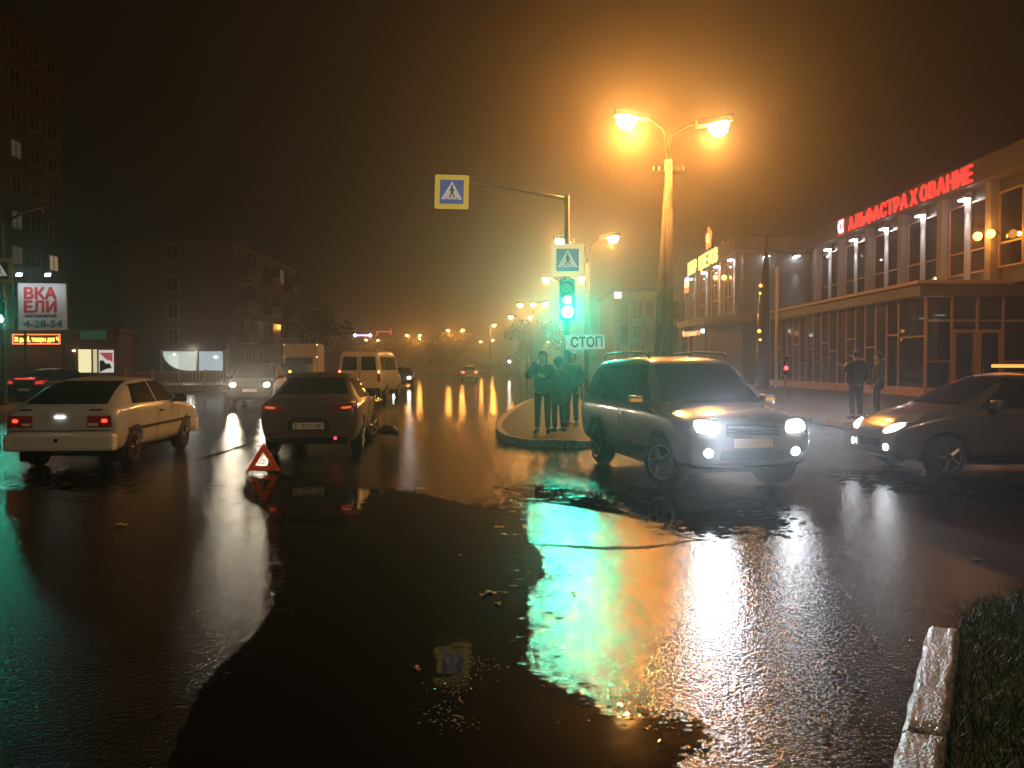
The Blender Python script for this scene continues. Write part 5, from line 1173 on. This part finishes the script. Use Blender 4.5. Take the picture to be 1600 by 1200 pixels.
# ------------------------------------------------------------------ litter on the road
def leaf(px, py, s, rz, label, col='leaf_pale', c3=(.30,.24,.13)):
    x, y = G(px, py); bm = bmesh.new(); n_ = 12
    rim = [(math.cos(t)*s*(.55+.45*abs(math.cos(t*1.5))), math.sin(t)*s*.6) for t in [2*math.pi*k/n_ for k in range(n_)]]
    c_ = bm.verts.new((0,0,.012)); vs = [bm.verts.new((a, b, .006+.01*math.sin(5*i))) for i, (a, b) in enumerate(rim)]
    for i in range(n_): bm.faces.new((c_, vs[i], vs[(i+1)%n_]))
    o = bm_obj('fallen_leaf', bm, mat(col, c3, .3), None, (x, y, .006), (0,0,rz)); tag(o, label, 'leaf', 'fallen leaves on the wet road'); 
    tube('leaf_stalk', [(-s*.9,0,.008),(-s*1.5,s*.1,.01)], .002, M_bark, o, 5)
leaf(766,930,.05,.3,'largest pale fallen leaf in the middle of the dark puddle'); leaf(754,934,.035,1.2,'fallen leaf left of the largest pale leaf'); leaf(777,948,.035,2.2,'yellowish fallen leaf just below the largest pale leaf','leaf_yellow',(.38,.30,.06))
leaf(652,765,.08,.1,'grey fallen leaf far out on the puddle left of the centre'); leaf(720,871,.02,.6,'tiny bright yellow leaf alone on the black puddle','leaf_yellow'); leaf(650,1051,.03,-.4,'orange-brown leaf near the bottom centre','leaf_rust',(.32,.16,.07))
leaf(186,822,.07,.4,'yellow leaf on the road below the white hatchback','leaf_yellow'); leaf(1530,877,.06,.2,'dark leaf lying on the asphalt below the compact hatchback','leaf_dark',(.05,.04,.03))
leaf(1514,975,.04,.9,'pale leaf at the tip of the grass verge'); leaf(1497,1057,.035,.5,'pale leaf caught in the grass by the kerb'); leaf(857,902,.035,0,'reddish leaf at the rim of the green reflection','leaf_rust'); leaf(897,931,.03,1,'small rust leaf inside the green reflection','leaf_rust')
bm = bmesh.new(); rnd = random.Random(9)
def stones(cx, cy, sx, sy, n_, s0, s1):
    for k in range(n_):
        x, y = G(rnd.gauss(cx, sx), max(720, rnd.gauss(cy, sy))); s = rnd.uniform(s0, s1)
        bmesh.ops.create_icosphere(bm, subdivisions=1, radius=s, matrix=Matrix.Translation((x, y, .004+s*.3)) @ Matrix.Rotation(rnd.uniform(0,6), 4, 'Z') @ Matrix.Diagonal((1,.75,.55,1)))
stones(745,1045,28,12,60,.004,.010); stones(705,1080,20,14,50,.004,.010); stones(690,1120,20,12,40,.004,.010); stones(715,1140,20,10,24,.004,.01)
stones(860,770,40,6,26,.01,.025); stones(1330,1080,80,70,150,.004,.010); stones(330,900,40,50,70,.004,.009); stones(1180,1120,120,50,150,.003,.008)
tag(bm_obj('gravel', bm, mat('wet_gravel', (.13,.115,.095), .2, noise=.4, nscale=40)), 'loose wet gravel scattered over the road', 'gravel', kind='stuff')
# tar seams in the asphalt
def seam(pts, w):
    P = [Vector(G(*p)) for p in pts]; P = [Vector(q) for q in smooth_open(P)]; a, b = [], []
    for i, p in enumerate(P):
        t = (P[min(i+1,len(P)-1)]-P[max(i-1,0)]).normalized(); nn = Vector((-t.y, t.x)); ww = w*(.35+.9*random.random())*min(1, .15+3*min(i, len(P)-1-i)/len(P))
        a.append(p+nn*ww); b.append(p-nn*ww)
    bm = bmesh.new(); va = [bm.verts.new((q.x,q.y,.006)) for q in a]; vb = [bm.verts.new((q.x,q.y,.006)) for q in b]
    for i in range(len(P)-1): bm.faces.new((va[i],va[i+1],vb[i+1],vb[i]))
    tag(bm_obj('tar_seam', bm, mat('tar', (.006,.006,.006), .7, spec=.05)), kind='structure')
def smooth_open(P, k=8):
    out = []
    for i in range(len(P)-1):
        p0, p1, p2, p3 = P[max(i-1,0)], P[i], P[i+1], P[min(i+2,len(P)-1)]
        for s in range(k):
            t = s/k; q = .5*((2*p1)+(p2-p0)*t+(2*p0-5*p1+4*p2-p3)*t*t+(3*p1-p0-3*p2+p3)*t**3); out.append((q.x+random.uniform(-.01,.01), q.y+random.uniform(-.02,.02)))
    out.append((P[-1].x, P[-1].y)); return out
seam([(840,852),(900,856),(980,858),(1060,850),(1130,838)], .032); seam([(300,720),(345,708),(400,690)], .06); 

# ------------------------------------------------------------------ rainy haze, added to spread the lamp glow
bm = bmesh.new(); add_box(bm, -245, 245, -55, 565, -1.2, 60)
hzo = bm_obj('haze', bm, None); tag(hzo, 'thin rainy night haze over the whole junction, added to spread the lamp glow', 'haze', kind='stuff')
hm = bpy.data.materials.new('haze_air'); hm.use_nodes = True; nt = hm.node_tree; nt.nodes.clear()
out = nt.nodes.new('ShaderNodeOutputMaterial'); pv = nt.nodes.new('ShaderNodeVolumePrincipled')
pv.inputs['Color'].default_value = (.92,.92,.92,1); pv.inputs['Density'].default_value = .0040; pv.inputs['Anisotropy'].default_value = .88
nt.links.new(pv.outputs[0], out.inputs['Volume']); hzo.data.materials.append(hm)
